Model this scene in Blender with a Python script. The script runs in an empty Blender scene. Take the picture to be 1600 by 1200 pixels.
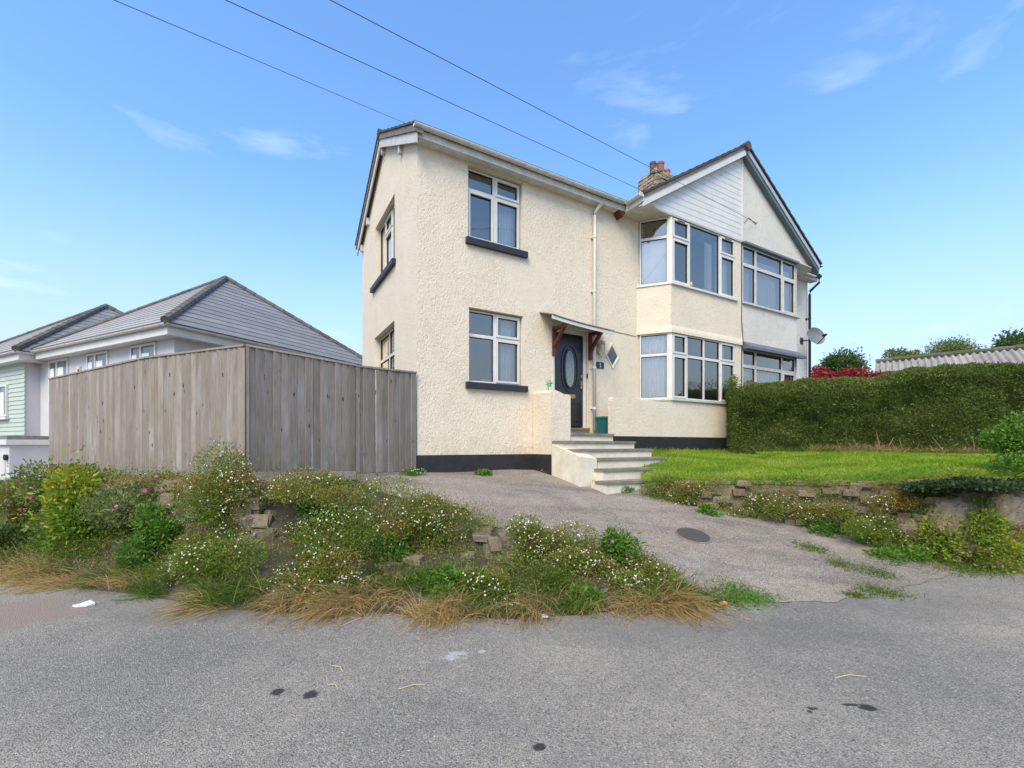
import bpy, bmesh, math, random
import numpy as np
from mathutils import Vector, Matrix
from mathutils.bvhtree import BVHTree
random.seed(7); RNG = np.random.default_rng(7)
R = math.radians
S = bpy.context.scene
COL = S.collection

# ------------------------------------------------------------------ camera, sky, sun, exposure
FPX, HX, HY, CAMZ = 686.0, 800.0, 696.0, 1.6
cd = bpy.data.cameras.new('camera'); cam = bpy.data.objects.new('camera', cd); COL.objects.link(cam)
cam.location = (0, 0, CAMZ); cam.rotation_euler = (R(90), 0, 0)
cd.sensor_width = 36; cd.lens = 36 * FPX / 1600; cd.shift_y = 96 / 1600
cd.clip_end = 2000; cd.clip_start = 0.05
S.camera = cam
SUN_DIR = Vector((-0.20, -0.62, 0.75)).normalized()
w = bpy.data.worlds.new('World'); S.world = w; w.use_nodes = True
nt = w.node_tree; nt.nodes.clear(); L = nt.links.new
def N(t, **k):
    n = nt.nodes.new(t)
    for a, b in k.items():
        if hasattr(n, a): setattr(n, a, b)
    return n
sky = N('ShaderNodeTexSky', sky_type='NISHITA', sun_disc=False)
sky.sun_elevation = math.asin(SUN_DIR.z); sky.sun_rotation = math.atan2(SUN_DIR.x, SUN_DIR.y)
sky.air_density = 1.0; sky.dust_density = 0.6; sky.ozone_density = 3.0
tc = N('ShaderNodeTexCoord')
mp = N('ShaderNodeMapping'); mp.inputs['Scale'].default_value = (1.0, 1.6, 4.6); mp.inputs['Location'].default_value = (0.9, 3.1, 2.2)
nz = N('ShaderNodeTexNoise'); nz.inputs['Scale'].default_value = 2.1; nz.inputs['Detail'].default_value = 7; nz.inputs['Roughness'].default_value = 0.55; nz.inputs['Distortion'].default_value = 0.35
cr = N('ShaderNodeValToRGB'); cr.color_ramp.elements[0].position = 0.57; cr.color_ramp.elements[1].position = 0.88
cr.color_ramp.elements[0].color = (0.02, 0.02, 0.02, 1); cr.color_ramp.elements[1].color = (0.30, 0.30, 0.30, 1)
mx = N('ShaderNodeMix', data_type='RGBA'); mx.inputs['B'].default_value = (5.6, 5.9, 6.4, 1)
bg = N('ShaderNodeBackground'); bg.inputs['Strength'].default_value = 0.15
wo = N('ShaderNodeOutputWorld')
L(tc.outputs['Generated'], mp.inputs['Vector']); L(mp.outputs['Vector'], nz.inputs['Vector']); L(nz.outputs['Fac'], cr.inputs['Fac'])
hsv = N('ShaderNodeHueSaturation'); hsv.inputs['Saturation'].default_value = 1.18; L(sky.outputs['Color'], hsv.inputs['Color'])
sz = N('ShaderNodeSeparateXYZ'); L(tc.outputs['Generated'], sz.inputs[0]); hr = N('ShaderNodeMapRange'); hr.interpolation_type = 'SMOOTHSTEP'
for k_, v_ in (('From Min', 0.0), ('From Max', 0.5), ('To Min', 0.93), ('To Max', 0.0)): hr.inputs[k_].default_value = v_
L(sz.outputs['Z'], hr.inputs['Value']); hz_ = N('ShaderNodeMix', data_type='RGBA'); hz_.inputs['B'].default_value = (1.68, 1.95, 2.38, 1); L(hr.outputs['Result'], hz_.inputs['Factor']); L(hsv.outputs['Color'], hz_.inputs['A'])
L(cr.outputs['Color'], mx.inputs['Factor']); L(hz_.outputs['Result'], mx.inputs['A']); L(mx.outputs['Result'], bg.inputs['Color']); L(bg.outputs['Background'], wo.inputs['Surface'])
sl = bpy.data.lights.new('sun', 'SUN'); sl.energy = 1.55; sl.angle = R(34); sl.color = (1.0, 0.92, 0.70)
so = bpy.data.objects.new('sun', sl); COL.objects.link(so); so.location = (0, -10, 30)
so.rotation_euler = (-SUN_DIR).to_track_quat('-Z', 'Y').to_euler()
S.cycles.max_bounces = 6; S.cycles.diffuse_bounces = 3; S.cycles.glossy_bounces = 3; S.cycles.transmission_bounces = 3; S.cycles.transparent_max_bounces = 8
vs = S.view_settings; vs.view_transform = 'Standard'; vs.look = 'None'; vs.exposure = 1.30; vs.gamma = 1

# ------------------------------------------------------------------ pixel helpers (photo 1600x1200) and house frame
def ray(px, py): return Vector(((px - HX) / FPX, 1.0, (HY - py) / FPX))
def at(px, py, d): r = ray(px, py) * d; r.z += CAMZ; return r
UX, UY = 0.86547, 0.50096
CX, CY = -1.683, 7.80
HM = Matrix.Translation((CX, CY, 0)) @ Matrix.Rotation(math.atan2(UY, UX), 4, 'Z')   # house frame: x right along front, y back, z up
HI = HM.inverted()
def H(s, o, z): return HM @ Vector((s, -o, z))
def S_at(px, o=0.0):
    k = (px - HX) / FPX; ax = CX + UY * o; ay = CY - UX * o
    return (k * ay - ax) / (UX - k * UY)
def Z_at(py, s, o=0.0): return CAMZ + (HY - py) / FPX * (CY + UY * s - UX * o)
def T_side(px, sx=0.0):      # distance back along the side wall plane x = sx
    k = (px - HX) / FPX; ax = CX + UX * sx; ay = CY + UY * sx
    return (k * ay - ax) / (-UY - k * UX)
def Z_side(py, t, sx=0.0): return CAMZ + (HY - py) / FPX * (CY + UY * sx + UX * t)

# ------------------------------------------------------------------ materials
MATS = {}
def nodes(name):
    m = bpy.data.materials.new(name); m.use_nodes = True; t = m.node_tree; t.nodes.clear()
    out = t.nodes.new('ShaderNodeOutputMaterial'); b = t.nodes.new('ShaderNodeBsdfPrincipled'); t.links.new(b.outputs[0], out.inputs[0])
    MATS[name] = m
    return m, t, b, out
def nn(t, typ, ins=None, **k):
    n = t.nodes.new(typ)
    for a, v in k.items(): setattr(n, a, v)
    for a, v in (ins or {}).items(): n.inputs[a].default_value = v
    return n
def c4(c): return (c[0], c[1], c[2], 1)
def mixc(t, fac, a, b, blend='MIX'):
    m = t.nodes.new('ShaderNodeMix'); m.data_type = 'RGBA'; m.blend_type = blend
    for key, v in (('Factor', fac), ('A', a), ('B', b)):
        if hasattr(v, 'is_linked'): t.links.new(v, m.inputs[key])
        elif isinstance(v, (int, float)): m.inputs[key].default_value = v
        else: m.inputs[key].default_value = c4(v)
    return m.outputs['Result']
def noise(t, scale, detail=4, rough=0.55, vec=None, dist=0.0):
    n = nn(t, 'ShaderNodeTexNoise', {'Scale': scale, 'Detail': detail, 'Roughness': rough, 'Distortion': dist})
    if vec is not None: t.links.new(vec, n.inputs['Vector'])
    return n.outputs['Fac']
def ramp(t, fac, p0, p1, a=0.0, b=1.0):
    r = nn(t, 'ShaderNodeMapRange', {'From Min': p0, 'From Max': p1, 'To Min': a, 'To Max': b}); t.links.new(fac, r.inputs['Value']); return r.outputs['Result']
def coords(t, scale=(1, 1, 1), kind='Object'):
    c = t.nodes.new('ShaderNodeTexCoord'); m = nn(t, 'ShaderNodeMapping', {'Scale': scale}); t.links.new(c.outputs[kind], m.inputs['Vector']); return m.outputs['Vector']
def bump(t, b, h, strength, dist):
    n = nn(t, 'ShaderNodeBump', {'Strength': strength, 'Distance': dist}); t.links.new(h, n.inputs['Height']); t.links.new(n.outputs[0], b.inputs['Normal'])
def math_(t, op, a, b=0.0):
    n = t.nodes.new('ShaderNodeMath'); n.operation = op
    for i, v in enumerate((a, b)):
        if hasattr(v, 'is_linked'): t.links.new(v, n.inputs[i])
        else: n.inputs[i].default_value = v
    return n.outputs[0]
def simple(name, c1, c2=None, scale=4, rough=0.7, bmp=0.0, bscale=40, stretch=(1, 1, 1), rand=0.0, metal=0.0, spec=0.4, fine=0.0, fscale=120):
    m, t, b, o = nodes(name); v = coords(t, stretch)
    c2 = c2 or [x * 0.8 for x in c1]
    col = mixc(t, ramp(t, noise(t, scale, 6, 0.6, v), 0.32, 0.68), c1, c2)
    if fine: col = mixc(t, ramp(t, noise(t, fscale, 3, 0.6, v), 0.35, 0.7, 0, fine), col, [x * 0.45 for x in c1])
    if rand:
        oi = t.nodes.new('ShaderNodeObjectInfo'); hs = nn(t, 'ShaderNodeHueSaturation'); t.links.new(ramp(t, oi.outputs['Random'], 0, 1, 1 - rand, 1 + rand), hs.inputs['Value'])
        t.links.new(col, hs.inputs['Color']); col = hs.outputs['Color']
    t.links.new(col, b.inputs['Base Color']); b.inputs['Roughness'].default_value = rough; b.inputs['Metallic'].default_value = metal; b.inputs['Specular IOR Level'].default_value = spec
    if bmp: bump(t, b, noise(t, bscale, 5, 0.6, v), bmp, 0.01)
    return m

def stucco(name, c1, c2, stain, patch=None):
    m, t, b, o = nodes(name); v = coords(t)
    col = mixc(t, ramp(t, noise(t, 0.9, 5, 0.6, v), 0.35, 0.7), c1, c2)
    vs_ = coords(t, (1.6, 1.6, 0.5))
    col = mixc(t, ramp(t, noise(t, 1.1, 5, 0.6, vs_), 0.58, 0.82, 0, 0.45), col, stain)
    def rot(e, sc):
        c = t.nodes.new('ShaderNodeTexCoord'); q = nn(t, 'ShaderNodeMapping', {'Rotation': e, 'Scale': sc}); t.links.new(c.outputs['Object'], q.inputs['Vector']); return q.outputs['Vector']
    h1 = noise(t, 1.0, 3, 0.55, rot((R(50), R(50), 0), (36, 36, 18)), 1.0); h2 = noise(t, 1.0, 3, 0.55, rot((R(-55), R(-55), 0), (36, 36, 18)), 1.0)
    hm = nn(t, 'ShaderNodeMix', data_type='FLOAT'); t.links.new(ramp(t, noise(t, 2.4, 2, 0.5, v), 0.42, 0.58), hm.inputs['Factor']); t.links.new(h1, hm.inputs['A']); t.links.new(h2, hm.inputs['B'])
    hh = hm.outputs['Result']
    col = mixc(t, ramp(t, hh, 0.34, 0.56, 0.20, 0), col, [x * 0.7 for x in stain])
    sz_ = t.nodes.new('ShaderNodeSeparateXYZ'); t.links.new(v, sz_.inputs[0]); spl = math_(t, 'MULTIPLY', ramp(t, sz_.outputs[2], 1.40, 1.95, 0.55, 0), ramp(t, noise(t, 5, 5, 0.7, v), 0.40, 0.66)); col = mixc(t, spl, col, [x * 0.8 for x in stain])
    if patch:      # repaired smooth disc of render
        sx = t.nodes.new('ShaderNodeSeparateXYZ'); t.links.new(v, sx.inputs[0])
        dx = math_(t, 'DIVIDE', math_(t, 'SUBTRACT', sx.outputs[0], patch[0]), patch[2]); dz = math_(t, 'DIVIDE', math_(t, 'SUBTRACT', sx.outputs[2], patch[1]), patch[3])
        rr = math_(t, 'ADD', math_(t, 'MULTIPLY', dx, dx), math_(t, 'MULTIPLY', dz, dz))
        front = ramp(t, math_(t, 'ABSOLUTE', sx.outputs[1]), 0.02, 0.08, 1, 0)
        mk = math_(t, 'MULTIPLY', ramp(t, math_(t, 'ADD', rr, math_(t, 'MULTIPLY', noise(t, 3, 3, 0.5, v), 0.3)), 1.0, 1.3, 1, 0), front)
        hh = math_(t, 'MULTIPLY', hh, math_(t, 'SUBTRACT', 1.0, math_(t, 'MULTIPLY', mk, 0.45)))
        col = mixc(t, math_(t, 'MULTIPLY', mk, 0.25), col, [c2[0] * 0.90, c2[1] * 0.90, c2[2] * 0.92])
    t.links.new(col, b.inputs['Base Color']); b.inputs['Roughness'].default_value = 0.85; b.inputs['Specular IOR Level'].default_value = 0.25
    bump(t, b, hh, 1.0, 0.024)
    return m

CREAM = stucco('cream_render', (0.82, 0.69, 0.525), (0.765, 0.635, 0.475), (0.63, 0.48, 0.305), (2.35, 5.0, 0.62, 0.62))
CREAMS = simple('cream_smooth_paint', (0.78, 0.70, 0.53), (0.70, 0.61, 0.43), 3, 0.8, 0.4, 30, fine=0.18, fscale=9)
DIRTY = stucco('white_render', (0.74, 0.68, 0.585), (0.66, 0.60, 0.51), (0.42, 0.35, 0.27))
BLACK = simple('black_masonry_paint', (0.016, 0.0152, 0.0155), (0.028, 0.0265, 0.027), 6, 0.6, 0.6, 25)
SILLC = simple('sill_paint', (0.02, 0.0195, 0.022), (0.032, 0.031, 0.034), 8, 0.5, 0.2, 30)
UPVC = simple('white_plastic', (0.70, 0.665, 0.60), (0.64, 0.605, 0.54), 3, 0.35, 0, fine=0.05, fscale=6)
OLDW = simple('weathered_white', (0.66, 0.62, 0.55), (0.54, 0.49, 0.42), 5, 0.55, 0.15, 40, fine=0.25, fscale=10)
SEAL = simple('rubber_seal', (0.03, 0.03, 0.033), None, 5, 0.6)
CURT = simple('curtain_cloth', (0.88, 0.87, 0.84), (0.78, 0.78, 0.77), 5, 0.9, rand=0.06)
ROOM = simple('room_plaster', (0.62, 0.60, 0.57), (0.55, 0.53, 0.50), 1, 0.9)
DOORM = simple('door_paint', (0.013, 0.0115, 0.014), (0.02, 0.018, 0.021), 4, 0.32, 0.05, 30, spec=0.6)
BRASS = simple('brass', (0.55, 0.38, 0.16), (0.4, 0.27, 0.1), 10, 0.35, metal=0.9)
REDW = simple('red_stained_wood', (0.16, 0.035, 0.022), (0.10, 0.02, 0.014), 6, 0.55, 0.3, 20, (1, 1, 0.2))
LEAD = simple('lead_flashing', (0.10, 0.11, 0.13), (0.15, 0.16, 0.18), 6, 0.6, 0.3, 20)
FELT = simple('roof_felt', (0.16, 0.15, 0.14), (0.24, 0.22, 0.2), 8, 0.9, 0.3, 60)
MORT = simple('verge_mortar', (0.27, 0.22, 0.16), (0.17, 0.13, 0.10), 9, 0.95, 0.8, 30, fine=0.4, fscale=30)
TILE = simple('brown_tile', (0.10, 0.075, 0.06), (0.07, 0.058, 0.05), 7, 0.9, 0.5, 30, rand=0.2)
BLUEB = simple('grey_green_paint', (0.10, 0.14, 0.15), (0.14, 0.17, 0.175), 5, 0.5, 0.1)
BARGE2 = simple('grey_white_paint', (0.46, 0.50, 0.52), (0.38, 0.42, 0.44), 5, 0.55, 0.1)
DARKP = simple('black_plastic', (0.018, 0.018, 0.02), None, 5, 0.4)
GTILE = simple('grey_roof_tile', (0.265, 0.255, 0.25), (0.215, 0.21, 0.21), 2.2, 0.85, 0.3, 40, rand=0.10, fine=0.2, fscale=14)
GTILE_SUNLIT = simple('painted_sunlit_roof_tile', (0.36, 0.33, 0.31), (0.30, 0.28, 0.27), 2.2, 0.85, 0.3, 40, rand=0.08, fine=0.15, fscale=14)  # grey roof tile made lighter: sunlight on the street slopes painted into its colour
HIPT = simple('hip_tile', (0.16, 0.135, 0.11), (0.10, 0.088, 0.075), 9, 0.95, 0.6, 30, rand=0.2)
LILAC = simple('pale_lilac_render', (0.60, 0.56, 0.545), (0.55, 0.51, 0.50), 1.5, 0.85, 0.25, 60)
GREENC = simple('sage_green_board', (0.48, 0.53, 0.44), (0.43, 0.48, 0.40), 3, 0.65, rand=0.04)
STEPT = simple('stone_tread', (0.30, 0.25, 0.19), (0.17, 0.14, 0.11), 7, 0.9, 0.5, 30, fine=0.4, fscale=25)
STEPW = simple('step_paint', (0.78, 0.70, 0.55), (0.68, 0.59, 0.44), 3, 0.8, 0.35, 25, fine=0.3, fscale=7)
CONC = simple('concrete', (0.30, 0.245, 0.18), (0.19, 0.155, 0.115), 5, 0.95, 0.6, 30, fine=0.3, fscale=40)
SOIL = simple('soil', (0.10, 0.078, 0.052), (0.055, 0.045, 0.030), 6, 1.0, 1.0, 18, fine=0.5, fscale=30)
STONE = simple('rubble_stone', (0.30, 0.225, 0.15), (0.18, 0.135, 0.092), 6, 0.95, 1.0, 14, rand=0.22, fine=0.35, fscale=28)
BRICK = simple('red_brick', (0.29, 0.155, 0.10), (0.20, 0.115, 0.08), 8, 0.95, 0.7, 30, rand=0.3, fine=0.3, fscale=40)
CHIMS = simple('chimney_stone', (0.40, 0.32, 0.23), (0.24, 0.18, 0.13), 7, 0.95, 0.8, 25, rand=0.3)
CLAY = simple('clay_pot', (0.42, 0.14, 0.055), (0.30, 0.10, 0.05), 6, 0.85, 0.2, rand=0.12)
CLAYD = simple('sooty_pot', (0.15, 0.10, 0.085), (0.09, 0.07, 0.06), 6, 0.9, 0.2)
CABLE = simple('cable', (0.07, 0.07, 0.075), None, 5, 0.6)
GALV = simple('dish_grey', (0.20, 0.20, 0.195), (0.16, 0.16, 0.158), 5, 0.5)
BINM = simple('teal_plastic', (0.012, 0.12, 0.115), (0.02, 0.14, 0.13), 5, 0.45)
CORR = simple('cement_sheet', (0.42, 0.38, 0.34), (0.28, 0.25, 0.22), 4, 0.95, 0.4, 30, rand=0.12, fine=0.4, fscale=9)
MOSS = simple('moss', (0.07, 0.085, 0.03), (0.11, 0.10, 0.05), 12, 1.0, 1.0, 40)
STRAW = simple('straw', (0.55, 0.46, 0.28), (0.45, 0.36, 0.2), 20, 0.9)
PAPER = simple('white_litter', (0.75, 0.75, 0.74), None, 20, 0.8)
ORANGE = simple('dry_leaf', (0.55, 0.30, 0.10), (0.42, 0.2, 0.07), 30, 0.8)
IRON = simple('iron_cover', (0.085, 0.068, 0.055), (0.06, 0.05, 0.042), 20, 0.7, 0.6, 60)
POLEW = simple('pole_wood', (0.13, 0.10, 0.07), None, 5, 0.9, 0.5, 20, (4, 4, 0.3))
PINK = simple('rendered_pink', (0.5, 0.40, 0.33), None, 3, 0.9)
LAMPG = simple('lantern_cream', (0.62, 0.55, 0.38), (0.5, 0.43, 0.27), 8, 0.5)
PINWH = simple('pinwheel_green', (0.06, 0.45, 0.14), (0.12, 0.55, 0.2), 8, 0.4, rand=0.2)
YELLOW = simple('yellow_plush', (0.75, 0.62, 0.12), None, 9, 0.8)
STAIN = simple('bark', (0.16, 0.12, 0.085), (0.10, 0.075, 0.055), 8, 1.0, 0.8, 20, (1, 1, 0.3))

def glass_mat(name, tint, refl):
    m, t, b, out = nodes(name); t.nodes.remove(b)
    tr = nn(t, 'ShaderNodeBsdfTransparent', {'Color': c4(tint)}); gl = nn(t, 'ShaderNodeBsdfGlossy', {'Roughness': 0.015, 'Color': (1.0, 0.92, 0.82, 1)})
    fr = nn(t, 'ShaderNodeFresnel', {'IOR': 1.5}); ms = t.nodes.new('ShaderNodeMixShader')
    t.links.new(math_(t, 'ADD', math_(t, 'MULTIPLY', fr.outputs[0], 1.35), refl), ms.inputs[0]); t.links.new(tr.outputs[0], ms.inputs[1]); t.links.new(gl.outputs[0], ms.inputs[2])
    v = coords(t); bn = nn(t, 'ShaderNodeBump', {'Strength': 0.05, 'Distance': 0.01}); t.links.new(noise(t, 2.5, 2, 0.5, v), bn.inputs['Height']); t.links.new(bn.outputs[0], gl.inputs['Normal'])
    t.links.new(ms.outputs[0], out.inputs[0]); return m
GLASS = glass_mat('window_glass', (0.95, 0.95, 0.94), 0.18)
LGLASS = simple('leaded_glass', (0.30, 0.31, 0.31), (0.16, 0.17, 0.18), 38, 0.25, 0.3, 50)

def asphalt():
    m, t, b, o = nodes('asphalt'); v = coords(t)
    col = mixc(t, ramp(t, noise(t, 0.42, 6, 0.62, v), 0.36, 0.62), (0.255, 0.225, 0.183), (0.44, 0.375, 0.29))
    col = mixc(t, ramp(t, noise(t, 2.6, 5, 0.65, v), 0.55, 0.78, 0, 0.55), col, (0.19, 0.172, 0.15))
    vo = nn(t, 'ShaderNodeTexVoronoi', {'Scale': 120.0}); t.links.new(v, vo.inputs['Vector'])
    col = mixc(t, ramp(t, vo.outputs['Distance'], 0.30, 0.75, 0, 0.6), col, (0.085, 0.078, 0.072))
    sp = nn(t, 'ShaderNodeSeparateColor'); t.links.new(vo.outputs['Color'], sp.inputs[0])
    col = mixc(t, ramp(t, sp.outputs[0], 0.72, 1.0, 0, 0.55), col, (0.46, 0.425, 0.385))
    col = mixc(t, ramp(t, sp.outputs[1], 0.82, 1.0, 0, 0.6), col, (0.08, 0.074, 0.068))
    v2 = nn(t, 'ShaderNodeTexVoronoi', {'Scale': 52.0}); t.links.new(v, v2.inputs['Vector']); s2 = nn(t, 'ShaderNodeSeparateColor'); t.links.new(v2.outputs['Color'], s2.inputs[0])
    dd = ramp(t, v2.outputs['Distance'], 0.25, 0.45, 1, 0)
    col = mixc(t, math_(t, 'MULTIPLY', ramp(t, s2.outputs[0], 0.80, 0.86, 0, 0.6), dd), col, (0.52, 0.47, 0.40))
    col = mixc(t, math_(t, 'MULTIPLY', ramp(t, s2.outputs[1], 0.84, 0.90, 0, 0.75), dd), col, (0.075, 0.068, 0.06))
    col = mixc(t, ramp(t, noise(t, 9, 5, 0.7, v), 0.50, 0.70, 0, 0.38), col, (0.155, 0.14, 0.122))
    # cracks
    vc = nn(t, 'ShaderNodeTexVoronoi', {'Scale': 1.5}, feature='DISTANCE_TO_EDGE')
    nv = nn(t, 'ShaderNodeTexNoise', {'Scale': 2.2, 'Detail': 6.0}); t.links.new(v, nv.inputs['Vector']); va = nn(t, 'ShaderNodeVectorMath', operation='ADD'); t.links.new(v, va.inputs[0]); t.links.new(nv.outputs['Color'], va.inputs[1]); t.links.new(va.outputs[0], vc.inputs['Vector'])
    ck = math_(t, 'MULTIPLY', ramp(t, vc.outputs['Distance'], 0.002, 0.008, 0.6, 0), ramp(t, noise(t, 0.8, 3, 0.5, v), 0.57, 0.68))
    col = mixc(t, ck, col, (0.055, 0.052, 0.05))
    wp = nn(t, 'ShaderNodeNewGeometry'); sx = t.nodes.new('ShaderNodeSeparateXYZ'); t.links.new(wp.outputs['Position'], sx.inputs[0])
    nc_ = {k: math_(t, 'MULTIPLY', noise(t, k, 4, 0.7, v), 2.4) for k in (14, 3)}
    def spot(px, py, rx, ry, colr, amt, nsc=14, sf=(1.55, 2.0)):
        nonlocal col
        d = CAMZ * FPX / (py - HY); x0 = (px - HX) / FPX * d; kx = rx * d / FPX; ky = ry * d / (py - HY)
        dx = math_(t, 'DIVIDE', math_(t, 'SUBTRACT', sx.outputs[0], x0), kx); dy = math_(t, 'DIVIDE', math_(t, 'SUBTRACT', sx.outputs[1], d), ky)
        rr = math_(t, 'ADD', math_(t, 'MULTIPLY', dx, dx), math_(t, 'MULTIPLY', dy, dy))
        rr = math_(t, 'ADD', rr, nc_[nsc])
        col = mixc(t, ramp(t, rr, sf[0], sf[1], amt, 0), col, colr)
    for q in ((434, 1081, 13, 7), (487, 1085, 14, 9), (842, 1167, 13, 8), (1357, 1106, 17, 7), (1328, 1101, 20, 3), (1270, 1107, 9, 4), (1265, 1112, 5, 3)): spot(*q, (0.025, 0.024, 0.026), 0.9)
    for q in ((712, 1026, 36, 14), (757, 1018, 16, 6)): spot(*q, (0.48, 0.45, 0.41), 0.8, 14, (1.25, 1.45))
    for q in ((1080, 985, 330, 26), (1390, 940, 160, 30), (330, 960, 190, 14)): spot(*q, (0.155, 0.14, 0.122), 0.5, 3, (0.8, 2.6))
    spot(20, 962, 110, 42, (0.30, 0.215, 0.17), 0.8, 3)
    t.links.new(col, b.inputs['Base Color']); b.inputs['Roughness'].default_value = 0.92; b.inputs['Specular IOR Level'].default_value = 0.25
    hh = math_(t, 'ADD', math_(t, 'MULTIPLY', vo.outputs['Distance'], -1.0), math_(t, 'MULTIPLY', ck, -2.0)); bump(t, b, hh, 0.9, 0.008)
    return m
ASPH = asphalt()
def drive_mat():
    m, t, b, o = nodes('drive_tarmac'); v = coords(t)
    col = mixc(t, ramp(t, noise(t, 0.8, 6, 0.6, v), 0.35, 0.66), (0.42, 0.345, 0.262), (0.295, 0.238, 0.178))
    vst = coords(t, (0.55, 2.2, 1)); 
    col = mixc(t, ramp(t, noise(t, 1.0, 5, 0.6, vst), 0.47, 0.64, 0, 0.7), col, (0.15, 0.128, 0.103))
    col = mixc(t, ramp(t, noise(t, 7, 5, 0.7, v), 0.50, 0.72, 0, 0.45), col, (0.14, 0.118, 0.098))
    col = mixc(t, ramp(t, noise(t, 1.5, 4, 0.6, v), 0.56, 0.70, 0, 0.65), col, (0.45, 0.40, 0.335))
    vo = nn(t, 'ShaderNodeTexVoronoi', {'Scale': 85.0}); t.links.new(v, vo.inputs['Vector'])
    col = mixc(t, ramp(t, vo.outputs['Distance'], 0.32, 0.7, 0, 0.7), col, (0.09, 0.075, 0.068))
    sp = nn(t, 'ShaderNodeSeparateColor'); t.links.new(vo.outputs['Color'], sp.inputs[0])
    col = mixc(t, ramp(t, sp.outputs[0], 0.75, 1.0, 0, 0.6), col, (0.46, 0.41, 0.37))
    t.links.new(col, b.inputs['Base Color']); b.inputs['Roughness'].default_value = 0.95; b.inputs['Specular IOR Level'].default_value = 0.2
    bump(t, b, math_(t, 'MULTIPLY', vo.outputs['Distance'], -1.0), 0.9, 0.008); return m
DRIVE = drive_mat()
def wood():
    m, t, b, o = nodes('weathered_fence_wood'); c = t.nodes.new('ShaderNodeTexCoord'); oi = t.nodes.new('ShaderNodeObjectInfo')
    va = nn(t, 'ShaderNodeVectorMath', operation='ADD'); vm = nn(t, 'ShaderNodeVectorMath', {1: (37.0, 11.0, 53.0)}, operation='MULTIPLY')
    t.links.new(oi.outputs['Random'], vm.inputs[0]); t.links.new(c.outputs['Object'], va.inputs[0]); t.links.new(vm.outputs[0], va.inputs[1])
    mp_ = nn(t, 'ShaderNodeMapping', {'Scale': (1, 1, 0.10)}); t.links.new(va.outputs[0], mp_.inputs[0]); v = mp_.outputs[0]
    col = mixc(t, ramp(t, noise(t, 48, 6, 0.7, v, 0.8), 0.30, 0.70), (0.33, 0.275, 0.222), (0.195, 0.154, 0.119))
    mp2 = nn(t, 'ShaderNodeMapping', {'Scale': (1, 1, 0.5)}); t.links.new(va.outputs[0], mp2.inputs[0])
    col = mixc(t, ramp(t, noise(t, 3.5, 4, 0.6, mp2.outputs[0]), 0.50, 0.72, 0, 0.75), col, (0.36, 0.335, 0.32))
    vk = nn(t, 'ShaderNodeTexVoronoi', {'Scale': 6.0}); mp3 = nn(t, 'ShaderNodeMapping', {'Scale': (1, 0, 0.8)}); t.links.new(va.outputs[0], mp3.inputs[0]); t.links.new(mp3.outputs[0], vk.inputs['Vector'])
    col = mixc(t, ramp(t, vk.outputs['Distance'], 0.06, 0.125, 0.95, 0), col, (0.04, 0.03, 0.023))
    hs = nn(t, 'ShaderNodeHueSaturation'); t.links.new(ramp(t, oi.outputs['Random'], 0, 1, 0.86, 1.14), hs.inputs['Value']); t.links.new(col, hs.inputs['Color'])
    sx = t.nodes.new('ShaderNodeSeparateXYZ'); t.links.new(c.outputs['Object'], sx.inputs[0])
    low = math_(t, 'MULTIPLY', ramp(t, sx.outputs[2], 0.0, 0.35, 0.6, 0), ramp(t, noise(t, 9, 4, 0.6, va.outputs[0]), 0.4, 0.65))
    col = mixc(t, low, hs.outputs['Color'], (0.15, 0.135, 0.075))
    t.links.new(col, b.inputs['Base Color']); b.inputs['Roughness'].default_value = 0.9; b.inputs['Specular IOR Level'].default_value = 0.2
    bump(t, b, noise(t, 34, 5, 0.6, v), 0.5, 0.006); return m
WOOD = wood()
def leaf_mat(name, cols, rough=0.55, trans=0.35):
    m, t, b, out = nodes(name); a = nn(t, 'ShaderNodeAttribute', attribute_name='val'); cr_ = t.nodes.new('ShaderNodeValToRGB'); e = cr_.color_ramp.elements
    while len(e) < len(cols): e.new(0.5)
    for i, c in enumerate(cols): e[i].position = i / (len(cols) - 1); e[i].color = c4(c)
    t.links.new(a.outputs['Fac'], cr_.inputs['Fac']); t.links.new(cr_.outputs[0], b.inputs['Base Color']); b.inputs['Roughness'].default_value = rough; b.inputs['Specular IOR Level'].default_value = 0.3
    tl = t.nodes.new('ShaderNodeBsdfTranslucent'); t.links.new(cr_.outputs[0], tl.inputs[0]); ms = nn(t, 'ShaderNodeMixShader', {0: trans}); t.links.new(b.outputs[0], ms.inputs[1]); t.links.new(tl.outputs[0], ms.inputs[2]); t.links.new(ms.outputs[0], out.inputs[0])
    return m
LF_FLEA = leaf_mat('fleabane_leaf', [(0.10, 0.175, 0.018), (0.165, 0.255, 0.024), (0.25, 0.27, 0.045), (0.30, 0.165, 0.07), (0.27, 0.36, 0.04)])
LF_GREEN = leaf_mat('fresh_leaf', [(0.075, 0.17, 0.02), (0.13, 0.26, 0.03), (0.20, 0.33, 0.045)])
LF_YEL = leaf_mat('yellowing_leaf', [(0.10, 0.19, 0.02), (0.21, 0.32, 0.025), (0.42, 0.42, 0.03), (0.50, 0.25, 0.03)])
LF_HEDGE = leaf_mat('hedge_leaf', [(0.062, 0.10, 0.014), (0.112, 0.165, 0.024), (0.17, 0.22, 0.04), (0.25, 0.235, 0.07)])
LF_DARK = leaf_mat('dark_leaf', [(0.05, 0.09, 0.022), (0.085, 0.14, 0.034), (0.14, 0.19, 0.05)])
LF_OLIVE = leaf_mat('olive_leaf', [(0.11, 0.155, 0.035), (0.19, 0.235, 0.06), (0.27, 0.29, 0.10)])
LF_RED = leaf_mat('red_leaf', [(0.25, 0.012, 0.03), (0.40, 0.02, 0.05), (0.30, 0.05, 0.03), (0.22, 0.16, 0.04)])
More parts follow.
